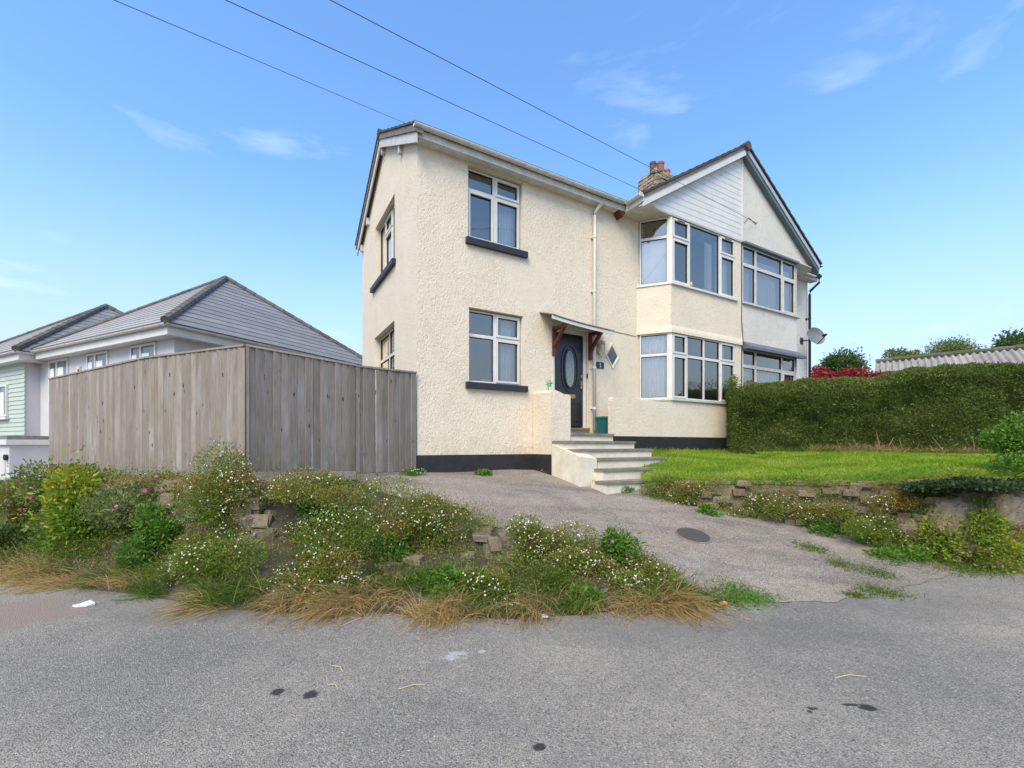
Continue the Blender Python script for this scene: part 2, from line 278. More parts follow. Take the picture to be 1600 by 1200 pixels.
LF_BROWN = leaf_mat('brown_leaf', [(0.13, 0.07, 0.04), (0.20, 0.11, 0.07), (0.17, 0.14, 0.05)])
GR_DRY = leaf_mat('dry_grass', [(0.46, 0.27, 0.10), (0.54, 0.36, 0.16), (0.40, 0.30, 0.10), (0.20, 0.22, 0.04)], 0.8)
GR_GREEN = leaf_mat('green_grass', [(0.07, 0.13, 0.015), (0.11, 0.18, 0.02), (0.17, 0.22, 0.035), (0.30, 0.25, 0.10)], 0.7)
GR_LAWN = leaf_mat('lawn_grass', [(0.17, 0.30, 0.018), (0.25, 0.38, 0.02), (0.36, 0.45, 0.035), (0.48, 0.45, 0.09)], 0.7, 0.45)
FL_WHITE = leaf_mat('daisy_petal', [(0.68, 0.66, 0.62), (0.64, 0.58, 0.56), (0.55, 0.32, 0.36), (0.45, 0.17, 0.22)], 0.7, 0.2)
FL_PINK = leaf_mat('valerian_petal', [(0.55, 0.06, 0.30), (0.65, 0.12, 0.42), (0.5, 0.05, 0.18)], 0.7, 0.2)

# ------------------------------------------------------------------ mesh helpers
class MB:
    def __init__(s, f=None): s.v = []; s.q = []; s.f = f
    def pt(s, p): s.v.append(tuple(s.f(*p)) if s.f else tuple(p)); return len(s.v) - 1
    def face(s, pts): s.q.append([s.pt(p) for p in pts]); return s
    def hexa(s, a, b):      # a: 4 bottom points, b: 4 top points, same order
        i = [s.pt(p) for p in list(a) + list(b)]
        s.q += [[i[3], i[2], i[1], i[0]], [i[4], i[5], i[6], i[7]]] + [[i[k], i[(k + 1) % 4], i[4 + (k + 1) % 4], i[4 + k]] for k in range(4)]
        return s
    def box(s, x0, x1, y0, y1, z0, z1): return s.hexa([(x0, y0, z0), (x1, y0, z0), (x1, y1, z0), (x0, y1, z0)], [(x0, y0, z1), (x1, y0, z1), (x1, y1, z1), (x0, y1, z1)])
    def prism(s, a, b):     # two equal polygons joined
        n = len(a); i = [s.pt(p) for p in list(a) + list(b)]
        s.q += [i[:n][::-1], i[n:]] + [[i[k], i[(k + 1) % n], i[n + (k + 1) % n], i[n + k]] for k in range(n)]; return s
    def tube(s, pts, r, n=8, r2=None):
        pts = [Vector(p) for p in pts]; rings = []
        for k, p in enumerate(pts):
            d = (pts[min(k + 1, len(pts) - 1)] - pts[max(k - 1, 0)]).normalized(); a = d.orthogonal().normalized() if abs(d.z) > 0.95 else d.cross(Vector((0, 0, 1))).normalized(); b_ = d.cross(a)
            rr = r if r2 is None else r + (r2 - r) * k / (len(pts) - 1)
            rings.append([s.pt(p + a * math.cos(2 * math.pi * j / n) * rr + b_ * math.sin(2 * math.pi * j / n) * rr) for j in range(n)])
        for k in range(len(rings) - 1):
            for j in range(n): s.q.append([rings[k][j], rings[k][(j + 1) % n], rings[k + 1][(j + 1) % n], rings[k + 1][j]])
        s.q.append(rings[0][::-1]); s.q.append(rings[-1]); return s
    def lathe(s, c, prof, n=16):
        rings = [[s.pt((c[0] + r * math.cos(2 * math.pi * j / n), c[1] + r * math.sin(2 * math.pi * j / n), c[2] + z)) for j in range(n)] for r, z in prof]
        for k in range(len(rings) - 1):
            for j in range(n): s.q.append([rings[k][j], rings[k][(j + 1) % n], rings[k + 1][(j + 1) % n], rings[k + 1][j]])
        s.q.append(rings[0][::-1]); s.q.append(rings[-1]); return s
    def build(s, name, mat, parent=None, smooth=False, fix=True):
        me = bpy.data.meshes.new(name); me.from_pydata(s.v, [], s.q)
        if fix:
            bm = bmesh.new(); bm.from_mesh(me); bmesh.ops.remove_doubles(bm, verts=bm.verts, dist=1e-5) if smooth else None
            bmesh.ops.recalc_face_normals(bm, faces=bm.faces); bm.to_mesh(me); bm.free()
        return link(name, me, mat, parent, smooth)
def link(name, me, mat, parent=None, smooth=False):
    if not me.materials: me.materials.append(mat)
    if smooth: me.polygons.foreach_set('use_smooth', [True] * len(me.polygons))
    o = bpy.data.objects.new(name, me); COL.objects.link(o); o.parent = parent
    return o
def tag(o, label, cat, group=None, kind=None):
    if label: o['label'] = label
    if cat: o['category'] = cat
    if group: o['group'] = group
    if kind: o['kind'] = kind
    return o
def struct(o, label=None):
    o['kind'] = 'structure'
    if label: o['label'] = label
    return o
def thing(name, label, cat, loc=(0, 0, 0), rot=None, group=None):
    e = bpy.data.objects.new(name, None); COL.objects.link(e); e.empty_display_size = 0.2
    e.location = loc
    if rot is not None: e.rotation_euler = (0, 0, rot)
    return tag(e, label, cat, group)
def recenter(o):       # put a one-mesh thing's origin at its base
    me = o.data; co = np.empty(len(me.vertices) * 3); me.vertices.foreach_get('co', co); co = co.reshape(-1, 3)
    c = (co.min(0) + co.max(0)) / 2; c[2] = co[:, 2].min(); co -= c; me.vertices.foreach_set('co', co.ravel()); o.location = Vector(o.location) + Vector(c); me.update(); return o
HROT = math.atan2(UY, UX)
def npmesh(name, V, F, mat, parent=None, val=None, smooth=False):
    V = np.asarray(V, dtype=np.float32); F = np.asarray(F, dtype=np.int32); me = bpy.data.meshes.new(name); k = F.shape[1]
    me.vertices.add(len(V)); me.vertices.foreach_set('co', V.ravel()); me.loops.add(F.size); me.loops.foreach_set('vertex_index', F.ravel())
    me.polygons.add(len(F)); me.polygons.foreach_set('loop_start', np.arange(0, F.size, k, dtype=np.int32))
    me.update(calc_edges=True)
    if val is not None: a = me.attributes.new('val', 'FLOAT', 'POINT'); a.data.foreach_set('value', np.asarray(val, dtype=np.float32))
    return link(name, me, mat, parent, smooth)
def unit(a): return a / np.maximum(np.linalg.norm(a, axis=1, keepdims=True), 1e-9)
def leaf_arrays(P, D, size, asp, val, nrm=None):
    """rhombic leaves: P base, D direction, size length; slight fold"""
    n = len(P); D = unit(D); r = RNG.normal(size=(n, 3)); side = unit(np.cross(D, r)); up = np.cross(side, D); size = np.asarray(size).reshape(-1, 1)
    a = P; b = P + D * size * 0.5 + side * size * asp * 0.5 + up * size * 0.08; c = P + D * size; d = P + D * size * 0.5 - side * size * asp * 0.5 + up * size * 0.08
    V = np.stack([a, b, c, d], 1).reshape(-1, 3); F = np.arange(n * 4).reshape(-1, 4); return V, F, np.repeat(val, 4)
def disc_arrays(P, Nn, r, val, k=6):
    n = len(P); Nn = unit(Nn); ref = unit(RNG.normal(size=(n, 3))); a = unit(np.cross(Nn, ref)); b = np.cross(Nn, a); r = np.asarray(r).reshape(-1, 1); V = []
    for j in range(k):
        th = 2 * math.pi * j / k; V.append(P + (a * math.cos(th) + b * math.sin(th)) * r)
    V = np.stack(V, 1).reshape(-1, 3); F = np.arange(n * k).reshape(-1, k); return V, F, np.repeat(val, k)
def blade_arrays(P, D, h, wd, droop, val):
    """curved blades: base P, initial dir D, length h, droop adds downward bend"""
    n = len(P); D = unit(D); h = np.asarray(h).reshape(-1, 1); wd = np.asarray(wd).reshape(-1, 1); droop = np.asarray(droop).reshape(-1, 1)
    side = unit(np.cross(D, RNG.normal(size=(n, 3)))); g = np.array([[0, 0, -1.0]])
    hd = D.copy(); hd[:, 2] = 0; hd = unit(hd + 1e-4)
    def pos(t): return P + D * h * t + (g * 0.75 + hd * 0.35) * h * droop * t * t
    p0, p1, p2, p3 = P, pos(0.4), pos(0.75), pos(1.0)
    V = np.stack([p0 - side * wd, p0 + side * wd, p1 - side * wd * 0.85, p1 + side * wd * 0.85, p2 - side * wd * 0.55, p2 + side * wd * 0.55, p3 - side * wd * 0.1, p3 + side * wd * 0.1], 1).reshape(-1, 3)
    b = np.arange(n)[:, None] * 8; F = np.concatenate([b + np.array([[0, 1, 3, 2]]), b + np.array([[2, 3, 5, 4]]), b + np.array([[4, 5, 7, 6]])]); return V, F, np.repeat(val, 8)

# ------------------------------------------------------------------ the setting: ground, road, drive, bank, lawn
TERR = []      # (verts, faces) for ray hits
def terr(V, F): TERR.append(([Vector(p) for p in V], [tuple(f) for f in F]))
g = MB(); g.face([(-700, -500, -0.06), (700, -500, -0.06), (700, 900, -0.06), (-700, 900, -0.06)])
struct(g.build('ground', simple('far_ground', (0.10, 0.12, 0.04), (0.14, 0.13, 0.06), 0.2, 1.0)))
rv = [(-60, -40, 0), (60, -40, 0), (60, 24, 0), (-60, 24, 0)]
g = MB(); g.face(rv); struct(g.build('road', ASPH)); terr(rv, [(0, 1, 2, 3)])

def on_road(px, py): d = CAMZ * FPX / (py - HY); return Vector(((px - HX) / FPX * d, d, 0.0))
RB, RC = on_road(1125, 938), on_road(1520, 887)
rd = (RC - RB); rd.normalize(); rn = Vector((-rd.y, rd.x, 0))
def zdrive(x, y):
    p = Vector((x, y, 0)); dr = max(0.0, (p - RB).dot(rn)); q = HI @ p; dh = max(0.0, -q.y)
    t = dr / max(dr + dh, 1e-6); return 1.1 * (1 - (1 - t) ** 1.34)
def on_drive(px, py):
    r = ray(px, py); lo, hi = 2.0, 14.0
    f = lambda d: CAMZ + r.z * d - zdrive(r.x * d, d)
    for _ in range(50):
        m = (lo + hi) / 2
        if f(m) > 0: lo = m
        else: hi = m
    p = r * lo; return Vector((p.x, p.y, zdrive(p.x, p.y)))
def resample(pts, n):
    pts = [Vector(p) for p in pts]; ds = [0]
    for a, b in zip(pts, pts[1:]): ds.append(ds[-1] + (b - a).length)
    out = []; k = 0
    for i in range(n):
        t = ds[-1] * i / (n - 1)
        while k < len(pts) - 2 and ds[k + 1] < t: k += 1
        u_ = (t - ds[k]) / max(ds[k + 1] - ds[k], 1e-9); out.append(pts[k].lerp(pts[k + 1], min(1, max(0, u_))))
    return out
LEDGE = [H(-0.9, 0.0, 1.1)] + [on_drive(*p) for p in ((561, 754), (603, 772), (665, 786), (729, 797), (748, 820), (800, 831), (860, 842), (950, 867), (1040, 901))] + [RB.copy()]
REDGE = [H(3.3, 0.0, 1.1), H(3.9, 1.2, 1.0)] + [on_drive(*p) for p in ((1011, 775), (1100, 793), (1200, 812), (1300, 832), (1430, 863))] + [RC.copy()]
nr, nc = 60, 40
le, re_ = resample(LEDGE, nr), resample(REDGE, nr); V = []; F = []
for i in range(nr):
    for j in range(nc):
        p = le[i].lerp(re_[i], j / (nc - 1)); z = zdrive(p.x, p.y) + 0.012 + 0.010 * math.sin(p.x * 3.1 + p.y * 1.7) * min(1, (nr - 1 - i) / 6); V.append((p.x, p.y, z))
ap = resample([on_road(*p) for p in ((1125, 938), (1200, 941), (1300, 941), (1400, 922), (1470, 903), (1520, 887))], nc)
for p in ap: V.append((p.x + 0.02 * math.sin(p.x * 21), p.y + 0.025 * math.sin(p.x * 13) + 0.015 * math.sin(p.x * 37), 0.006))
for i in range(nr):
    for j in range(nc - 1): F.append((i * nc + j, (i + 1) * nc + j, (i + 1) * nc + j + 1, i * nc + j + 1))
o = npmesh('driveway', V, F, DRIVE, smooth=True); struct(o); terr(V, F)

# fence line (plan) and bank crest / foot
FEN = [Vector((CX - 0.02, CY - 0.03, 0)), Vector((-3.67, 6.06, 0)), Vector((-5.74, 6.91, 0)), Vector((-9.49, 9.04, 0))]
CREST = [Vector((-13.0, 10.6, 0.55)), Vector((-9.6, 8.75, 0.80)), Vector((-7.4, 7.45, 0.98)), Vector((-5.75, 6.55, 1.08)), Vector((-4.5, 6.0, 1.12)), Vector((-3.6, 5.72, 1.14)), Vector((-2.9, 6.2, 1.13))] + [p + Vector((0, 0, -0.004)) for p in LEDGE[1:]]
FOOT = [on_road(-330, 905)] + [on_road(*p) for p in ((-90, 902), (0, 906), (110, 918), (220, 930), (340, 952), (450, 958), (560, 957), (680, 965), (800, 968), (900, 962), (1000, 952))] + [RB + Vector((0.02, -0.02, 0))]
na, nb = 110, 26
cr_, fo_ = resample(CREST, na), resample(FOOT, na)
prof = [(0, 0), (0.18, 0.14), (0.42, 0.34), (0.60, 0.44), (0.68, 0.86), (0.74, 0.97), (1, 1)]
def pf(b):
    for (a0, z0), (a1, z1) in zip(prof, prof[1:]):
        if b <= a1: return z0 + (z1 - z0) * (b - a0) / (a1 - a0)
    return 1
from mathutils import noise as mno
V = []; F = []
for i in range(na):
    for j in range(nb):
        b = j / (nb - 1); p = fo_[i].lerp(cr_[i], b); p.z = cr_[i].z * pf(b); e = min(1, b * 6, (1 - b) * 6)
        q = Vector((p.x * 2.4, p.y * 2.4, p.z * 3)); n_ = mno.noise_vector(q) * 0.10 * e + mno.noise_vector(q * 3.1) * 0.05 * e; V.append(p + n_ + Vector((0, 0, -0.004 if b < 0.02 else 0)))
for i in range(na - 1):
    for j in range(nb - 1): F.append((i * nb + j, (i + 1) * nb + j, (i + 1) * nb + j + 1, i * nb + j + 1))
o = npmesh('bank', [tuple(p) for p in V], F, SOIL, smooth=True); struct(o); terr(V, F)
BANKV = V
# terrace behind the fence (solid block under the garden)
tp = [(-13.0, 10.65), (-9.6, 8.8), (-7.4, 7.5), (-5.75, 6.6), (-4.5, 6.05), (-3.6, 5.77), (-2.9, 6.25), (-2.2, 7.35), (-1.4, 7.9), (-4.0, 12.3), (-7.5, 11.6), (-13, 12.2)]
hz = [0.5, 0.75, 0.95, 1.05, 1.10, 1.11, 1.10, 1.06, 1.06, 1.05, 1.0, 0.6]
g = MB(); g.prism([(x, y, -0.05) for x, y in tp], [(x, y, z - 0.015) for (x, y), z in zip(tp, hz)]); struct(g.build('garden_ground', SOIL))

# lawn and its retaining wall
WF = [on_drive(*p) for p in ((1011, 775), (1060, 784), (1100, 793), (1200, 812), (1300, 832), (1430, 863))] + [RC.copy(), on_road(1600, 893), Vector((8.6, 5.25, 0)), Vector((13, 4.2, 0))]
WTY = [757, 752, 751, 751, 752, 750, 746, 743]
WT = []
for k, p in enumerate(WF):
    q = p + Vector((-0.05, 0.16, 0)); q.z = CAMZ - (WTY[k] - HY) / FPX * q.y if k < len(WTY) else 1.2; WT.append(q)
LB = [H(4.95, 0.62, 1.47), H(6.5, 0.62, 1.45), H(8.45, 0.62, 1.44), Vector((5.6, 10.6, 1.46)), Vector((7.5, 9.8, 1.44)), Vector((9.4, 9.1, 1.40)), Vector((12, 8.3, 1.38)), Vector((16, 7.2, 1.36))]
na, nb = 90, 24; a_, b_ = resample(WT, na), resample(LB, na); V = []; F = []
for i in range(na):
    for j in range(nb):
        t = j / (nb - 1); p = a_[i].lerp(b_[i], t); p.z += 0.10 * math.sin(math.pi * t) * 0.6 + 0.02 * mno.noise(Vector((p.x * 2, p.y * 2, 0))) - 0.06 * max(0, 1 - t * 9) ; V.append(p)
for i in range(na - 1):
    for j in range(nb - 1): F.append((i * nb + j, (i + 1) * nb + j, (i + 1) * nb + j + 1, i * nb + j + 1))
LAWN_SOIL = simple('lawn_soil', (0.12, 0.20, 0.02), (0.09, 0.14, 0.02), 5, 1.0, 0.5, 30)
o = npmesh('lawn', [tuple(p) for p in V], F, LAWN_SOIL, smooth=True); struct(o); terr(V, F); LAWNV = V; LNA, LNB = na, nb
# wall body
rw = thing('retaining_wall', 'low retaining wall of rough stones and bricks below the lawn', 'wall', WF[4])
wf, wt = resample(WF, 80), resample(WT, 80); V = []; F = []
off = Vector(WF[4]); nb = 7
for i in range(80):
    for j in range(nb):
        t = j / (nb - 1); p = wf[i].lerp(wt[i], t); p.z -= 0.03 * (1 - t); p += mno.noise_vector(p * 4) * 0.03; p.y += 0.03; V.append(p)
for i in range(79):
    for j in range(nb - 1): F.append((i * nb + j, (i + 1) * nb + j, (i + 1) * nb + j + 1, i * nb + j + 1))
npmesh('wall_core', [tuple(p - off) for p in V], F, simple('earthy_mortar', (0.30, 0.225, 0.15), (0.17, 0.128, 0.085), 5, 1.0, 1.0, 22, fine=0.4, fscale=30), rw, smooth=True); terr(V, F)

def rockmesh(seed, cham=0.22, jit=0.16):
    r = random.Random(seed); bm = bmesh.new(); bmesh.ops.create_cube(bm, size=1.0); bmesh.ops.bevel(bm, geom=bm.edges[:], offset=cham * 0.5, segments=1, affect='EDGES')
    for v in bm.verts: v.co += Vector((r.uniform(-jit, jit), r.uniform(-jit, jit), r.uniform(-jit, jit))) * 0.5
    bmesh.ops.triangulate(bm, faces=bm.faces[:]); me = bpy.data.meshes.new('stone'); bm.to_mesh(me); bm.free(); return me
ROCKS = [rockmesh(k) for k in range(8)]; BRK = [rockmesh(50 + k, 0.10, 0.07) for k in range(4)]
for m_ in ROCKS: m_.materials.append(STONE)
for m_ in BRK: m_.materials.append(BRICK)
def piece(name, me, parent, loc, dims, rz=0, tilt=0):
    o = bpy.data.objects.new(name, me); COL.objects.link(o); o.parent = parent; o.location = loc; o.scale = dims; o.rotation_euler = (tilt, random.uniform(-0.05, 0.05), rz); return o
# stones laid in rough courses over the wall face
def wall_at(sfrac, t):
    k = sfrac * 79; i = int(min(78, k)); u_ = k - i; return wf[i].lerp(wf[i + 1], u_).lerp(wt[i].lerp(wt[i + 1], u_), t), (wf[i + 1] - wf[i])
total = sum((wf[i + 1] - wf[i]).length for i in range(79)); vis = total * 0.62
x = 0.12
for row in range(9):
    x = 0.10 + random.uniform(0, 0.15)
    while x < vis:
        big = x > vis * 0.62
        ln = random.uniform(0.24, 0.42) if big else random.uniform(0.15, 0.28); f_ = x / total
        hgt = (wall_at(f_, 1)[0] - wall_at(f_, 0)[0]).z; rh = 0.15 if big else 0.105; nrow = max(1, int(hgt / rh))
        if row < nrow and random.random() < (0.35 if row == nrow - 1 else 0.62):
            p, d = wall_at((x + ln / 2) / total, (row + 0.5) / nrow); isb = (not big) and random.random() < 0.16
            p = p + Vector((0, -0.005 + random.uniform(-0.025, 0.015), random.uniform(-0.02, 0.02)))
            piece('brick' if isb else 'stone', random.choice(BRK if isb else ROCKS), rw, p - off, (ln * 0.94, random.uniform(0.10, 0.16), (hgt / nrow) * 0.88), math.atan2(d.y, d.x) + random.uniform(-0.06, 0.06), random.uniform(-0.12, 0.12))
        x += ln
ALLV = []; ALLF = []
for vv, ff in TERR:
    b0 = len(ALLV); ALLV += vv; ALLF += [tuple(i + b0 for i in f) for f in ff]
BVH = BVHTree.FromPolygons(ALLV, ALLF)
CAMP = Vector((0, 0, CAMZ))
def hit(px, py):
    h = BVH.ray_cast(CAMP, ray(px, py).normalized(), 60); return h[0] if h[0] else at(px, py, 6)
def drop(x, y, z0=6.0):
    h = BVH.ray_cast(Vector((x, y, z0)), Vector((0, 0, -1)), 20); return h[0] if h[0] else Vector((x, y, 0))

# ------------------------------------------------------------------ house building blocks
def FR(a, b, c): return (a, -b, c)                    # front wall: along, outward, up -> house frame
def SD(a, b, c): return (-b, a, c)                    # left side wall
def splay(p0, p1):
    d = Vector((p1[0] - p0[0], p1[1] - p0[1])); ln = d.length; d.normalize(); n = Vector((-d.y, d.x))     # (s, o) plane; outward
    if n.y < 0: n = -n
    return (lambda a, b, c: (p0[0] + d.x * a + n.x * b, -(p0[1] + d.y * a + n.y * b), c)), ln
def wall_panel(name, fn, a0, a1, c0, c1, holes, mat, parent, th=0.26, c1b=None):
    """wall slab with rectangular holes; c1b lets the top slope from c1 (at a0) to c1b (at a1)"""
    xs = sorted({a0, a1, *[h[0] for h in holes], *[h[1] for h in holes]}); zs = sorted({c0, c1, *[h[2] for h in holes], *[h[3] for h in holes]}); m = MB(fn)
    inh = lambda x, z: any(h[0] < x < h[1] and h[2] < z < h[3] for h in holes)
    for xa, xb in zip(xs, xs[1:]):
        for za, zb in zip(zs, zs[1:]):
            if inh((xa + xb) / 2, (za + zb) / 2): continue
            m.face([(xa, 0, za), (xb, 0, za), (xb, 0, zb), (xa, 0, zb)]); m.face([(xa, -th, za), (xb, -th, za), (xb, -th, zb), (xa, -th, zb)])
    for h in holes:
        x0, x1, z0, z1 = h[:4]
        for q in ([(x0, 0, z0), (x0, -th, z0), (x0, -th, z1), (x0, 0, z1)], [(x1, 0, z0), (x1, -th, z0), (x1, -th, z1), (x1, 0, z1)], [(x0, 0, z1), (x1, 0, z1), (x1, -th, z1), (x0, -th, z1)], [(x0, 0, z0), (x1, 0, z0), (x1, -th, z0), (x0, -th, z0)]): m.face(q)
    for q in ([(a0, 0, c0), (a0, -th, c0), (a0, -th, c1), (a0, 0, c1)], [(a1, 0, c0), (a1, -th, c0), (a1, -th, c1), (a1, 0, c1)], [(a0, 0, c1), (a1, 0, c1), (a1, -th, c1), (a0, -th, c1)]): m.face(q)
    return m.build(name, mat, parent)
def ring(m, a0, a1, c0, c1, w_, b0, b1):
    m.box(a0, a0 + w_, b0, b1, c0, c1); m.box(a1 - w_, a1, b0, b1, c0, c1); m.box(a0 + w_, a1 - w_, b0, b1, c0, c0 + w_); m.box(a0 + w_, a1 - w_, b0, b1, c1 - w_, c1)
def window(parent, fn, cells, b=-0.12, mat=None, fw=0.032, sw=0.042, label=None, sill=None, sillmat=None):
    """cells: (a0,a1,c0,c1,kind) kind f fixed / s opening sash"""
    mat = mat or UPVC; m = MB(fn)
    for (a0, a1, c0, c1, k) in cells: ring(m, a0, a1, c0, c1, fw, b - 0.035, b + 0.030)
    fr = m.build('window', mat, parent)
    if label: fr['label'] = label
    for (a0, a1, c0, c1, k) in cells:
        i = fw
        if k == 's':
            s_ = MB(fn); ring(s_, a0 + fw - 0.008, a1 - fw + 0.008, c0 + fw - 0.008, c1 - fw + 0.008, sw, b - 0.02, b + 0.050); s_.build('sash', mat, fr); i = fw + sw - 0.008
        g_ = MB(fn); ring(g_, a0 + i, a1 - i, c0 + i, c1 - i, 0.010, b - 0.012, b + 0.022); g_.build('glazing_seal', SEAL, fr)
        g_ = MB(fn); g_.face([(a0 + i + 0.006, b, c0 + i + 0.006), (a1 - i - 0.006, b, c0 + i + 0.006), (a1 - i - 0.006, b, c1 - i - 0.006), (a0 + i + 0.006, b, c1 - i - 0.006)]); g_.build('pane', GLASS, fr, fix=False)
    if sill:
        a0, a1, z0, z1, out = sill; s_ = MB(fn); s_.hexa([(a0, b - 0.03, z0), (a1, b - 0.03, z0), (a1, out, z0), (a0, out, z0)], [(a0, b - 0.03, z1), (a1, b - 0.03, z1), (a1, out, z1 - 0.018), (a0, out, z1 - 0.018)]); s_.build('sill', sillmat or SILLC, fr)
    return fr
def half_pipe(m, pts, r=0.058, n=8, th=0.006):
    """half round gutter along straight pts (p0,p1) in horizontal direction, outward side vector computed"""
    p0, p1 = Vector(pts[0]), Vector(pts[1]); d = (p1 - p0).normalized(); sd = d.cross(Vector((0, 0, 1))); pr = []
    for k in range(n + 1):
        th_ = math.pi * k / n; pr.append((math.cos(th_) * r, -math.sin(th_) * r))
    pr += [(x * (1 - th / r), z * (1 - th / r)) for x, z in reversed(pr)]
    m.prism([tuple(p0 + sd * x + Vector((0, 0, z))) for x, z in pr], [tuple(p1 + sd * x + Vector((0, 0, z))) for x, z in pr])
def courses(parent, bl, br, tl, tr, n, mat, name='tile_course', th=0.028, lap=0.05, wob=0.0):
    bl, br, tl, tr = map(Vector, (bl, br, tl, tr)); nr_ = (br - bl).cross(tl - bl).normalized()
    if nr_.z < 0: nr_ = -nr_
    for i in range(n):
        f0, f1 = i / n, min(1, (i + 1) / n + lap / n); a, b, c, d = bl.lerp(tl, f0), br.lerp(tr, f0), br.lerp(tr, f1), bl.lerp(tl, f1)
        m = MB(); up = nr_ * th; m.hexa([a, b, c, d], [a + up * 1.9, b + up * 1.9, c + up, d + up]); m.build(name, mat, parent)

# ------------------------------------------------------------------ the cream house
CH = thing('semi_detached_house', 'cream rendered two-storey house with black plinth and white gabled bay', 'house', (CX, CY, 0), HROT)
PS = 8.60            # party line
wall_panel('wall', FR, 0.0, 5.62, 0.45, 7.08, [(0.985, 2.19, 5.50, 6.92), (1.005, 2.20, 2.78, 4.22), (2.975, 3.92, 1.80, 4.13)], CREAM, CH)
SDo = lambda a, b, c: (-b + 0.003, a, c)
wall_panel('wall', SDo, 0.003, 4.75, 0.45, 7.06, [(1.50, 3.22, 5.42, 6.83), (1.52, 3.32, 2.78, 4.20)], CREAM, CH)
m = MB(); m.prism([(0.003, 0.003, 7.06), (0.003, 4.75, 7.06), (0.003, 2.32, 8.42)], [(0.26, 0.003, 7.06), (0.26, 4.75, 7.06), (0.26, 2.32, 8.42)]); m.build('gable_wall', CREAM, CH)
m = MB(); m.box(0.263, 6.0, 4.50, 4.75, 0.45, 7.06); m.box(5.8, 6.05, 4.75, 8.6, 0.45, 7.06); m.box(6.05, PS - 0.01, 8.35, 8.6, 0.45, 7.06); m.build('rear_wall', CREAM, CH)
m = MB(); m.box(0.27, PS - 0.13, 0.02, 4.49, 1.80, 1.93); m.box(0.27, PS - 0.13, 0.27, 4.49, 4.50, 4.75); m.box(0.27, PS - 0.13, 0.27, 4.49, 7.0, 7.05); m.box(5.95, PS - 0.13, -0.40, 0.268, 4.48, 4.75); m.build('floor_slab', ROOM, CH)
m = MB(); m.box(0.27, PS - 0.13, 3.2, 3.3, 1.93, 6.99); m.box(5.2, 5.3, 0.27, 3.2, 1.93, 6.99); m.box(2.62, 2.72, 0.27, 3.2, 1.93, 6.99); m.box(PS - 0.12, PS - 0.01, -0.42, 8.3, 0.5, 7.0); m.build('partition', ROOM, CH)
# windows of the front wall
def two_by_two(c0, c1, tr, a0, am, a1): return [(a0, am, tr, c1, 'f'), (am, a1, tr, c1, 's'), (a0, am, c0, tr, 'f'), (am, a1, c0, tr, 's')]
up = two_by_two(5.54, 6.90, 6.50, 1.0, 1.585, 2.175); up[2] = up[2][:4] + ('s',)
window(CH, FR, up, label='upstairs four-light window above a black sill', sill=(0.93, 2.28, 5.40, 5.535, 0.075))
window(CH, FR, two_by_two(2.82, 4.20, 3.72, 1.02, 1.60, 2.185), label='downstairs four-light window above a black sill', sill=(0.93, 2.28, 2.68, 2.815, 0.075))
window(CH, SDo, [(1.52, 2.05, 5.46, 6.80, 'f'), (2.05, 2.68, 6.42, 6.80, 's'), (2.05, 2.68, 5.46, 6.42, 's'), (2.68, 3.20, 5.46, 6.80, 'f')], b=-0.14, sill=(1.40, 3.45, 5.33, 5.455, 0.08))
window(CH, SDo, [(1.54, 2.42, 3.62, 4.18, 'f'), (2.42, 3.30, 3.62, 4.18, 'f'), (1.54, 2.42, 2.82, 3.62, 'f'), (2.42, 3.30, 2.82, 3.62, 'f')], b=-0.16)
# black plinth
m = MB(); m.box(-0.012, 2.436, -0.014, 0.0, 0.4, 1.425); m.box(-0.012, 0.0, 0.0, 4.75, 0.4, 1.425); m.build('plinth', BLACK, CH)
# porch pillar wall left of the door
m = MB()
top = [(2.44, 2.62), (2.47, 2.665), (2.54, 2.68), (2.66, 2.65), (2.76, 2.61), (2.90, 2.60), (2.925, 2.57)]
pa = [(2.44, 0.45)] + top + [(2.925, 0.45)]
m.prism([(x, -0.63, z) for x, z in pa], [(x, -0.01, z + (0.04 if z > 1 else 0)) for x, z in pa]); m.build('porch_wall', CREAM, CH)
m = MB(); m.box(2.428, 2.90, -0.643, -0.016, 0.4, 1.425); m.build('plinth', BLACK, CH)
# parapet and bay base (one plane)
m = MB(); ptop = [(4.05, 2.54), (4.065, 2.60), (4.11, 2.625), (4.3, 2.62), (5.92, 2.60)]; pa = [(4.05, 0.9)] + ptop + [(5.92, 0.9)]
m.prism([(x, -0.60, z) for x, z in pa], [(x, -0.47, z + 0.01) for x, z in pa]); m.build('parapet', CREAM, CH)
m = MB(); m.box(5.92, PS, -0.60, -0.35, 0.9, 2.675); m.hexa([(5.42, -0.0, 0.9), (5.92, -0.60, 0.9), (5.92, -0.35, 0.9), (5.62, -0.0, 0.9)], [(5.42, -0.0, 2.675), (5.92, -0.60, 2.675), (5.92, -0.35, 2.675), (5.62, 0.0, 2.675)]); m.build('bay_wall', CREAM, CH)
m = MB(); m.box(4.08, 8.52, -0.614, -0.601, 0.9, 1.80); m.build('plinth', BLACK, CH)
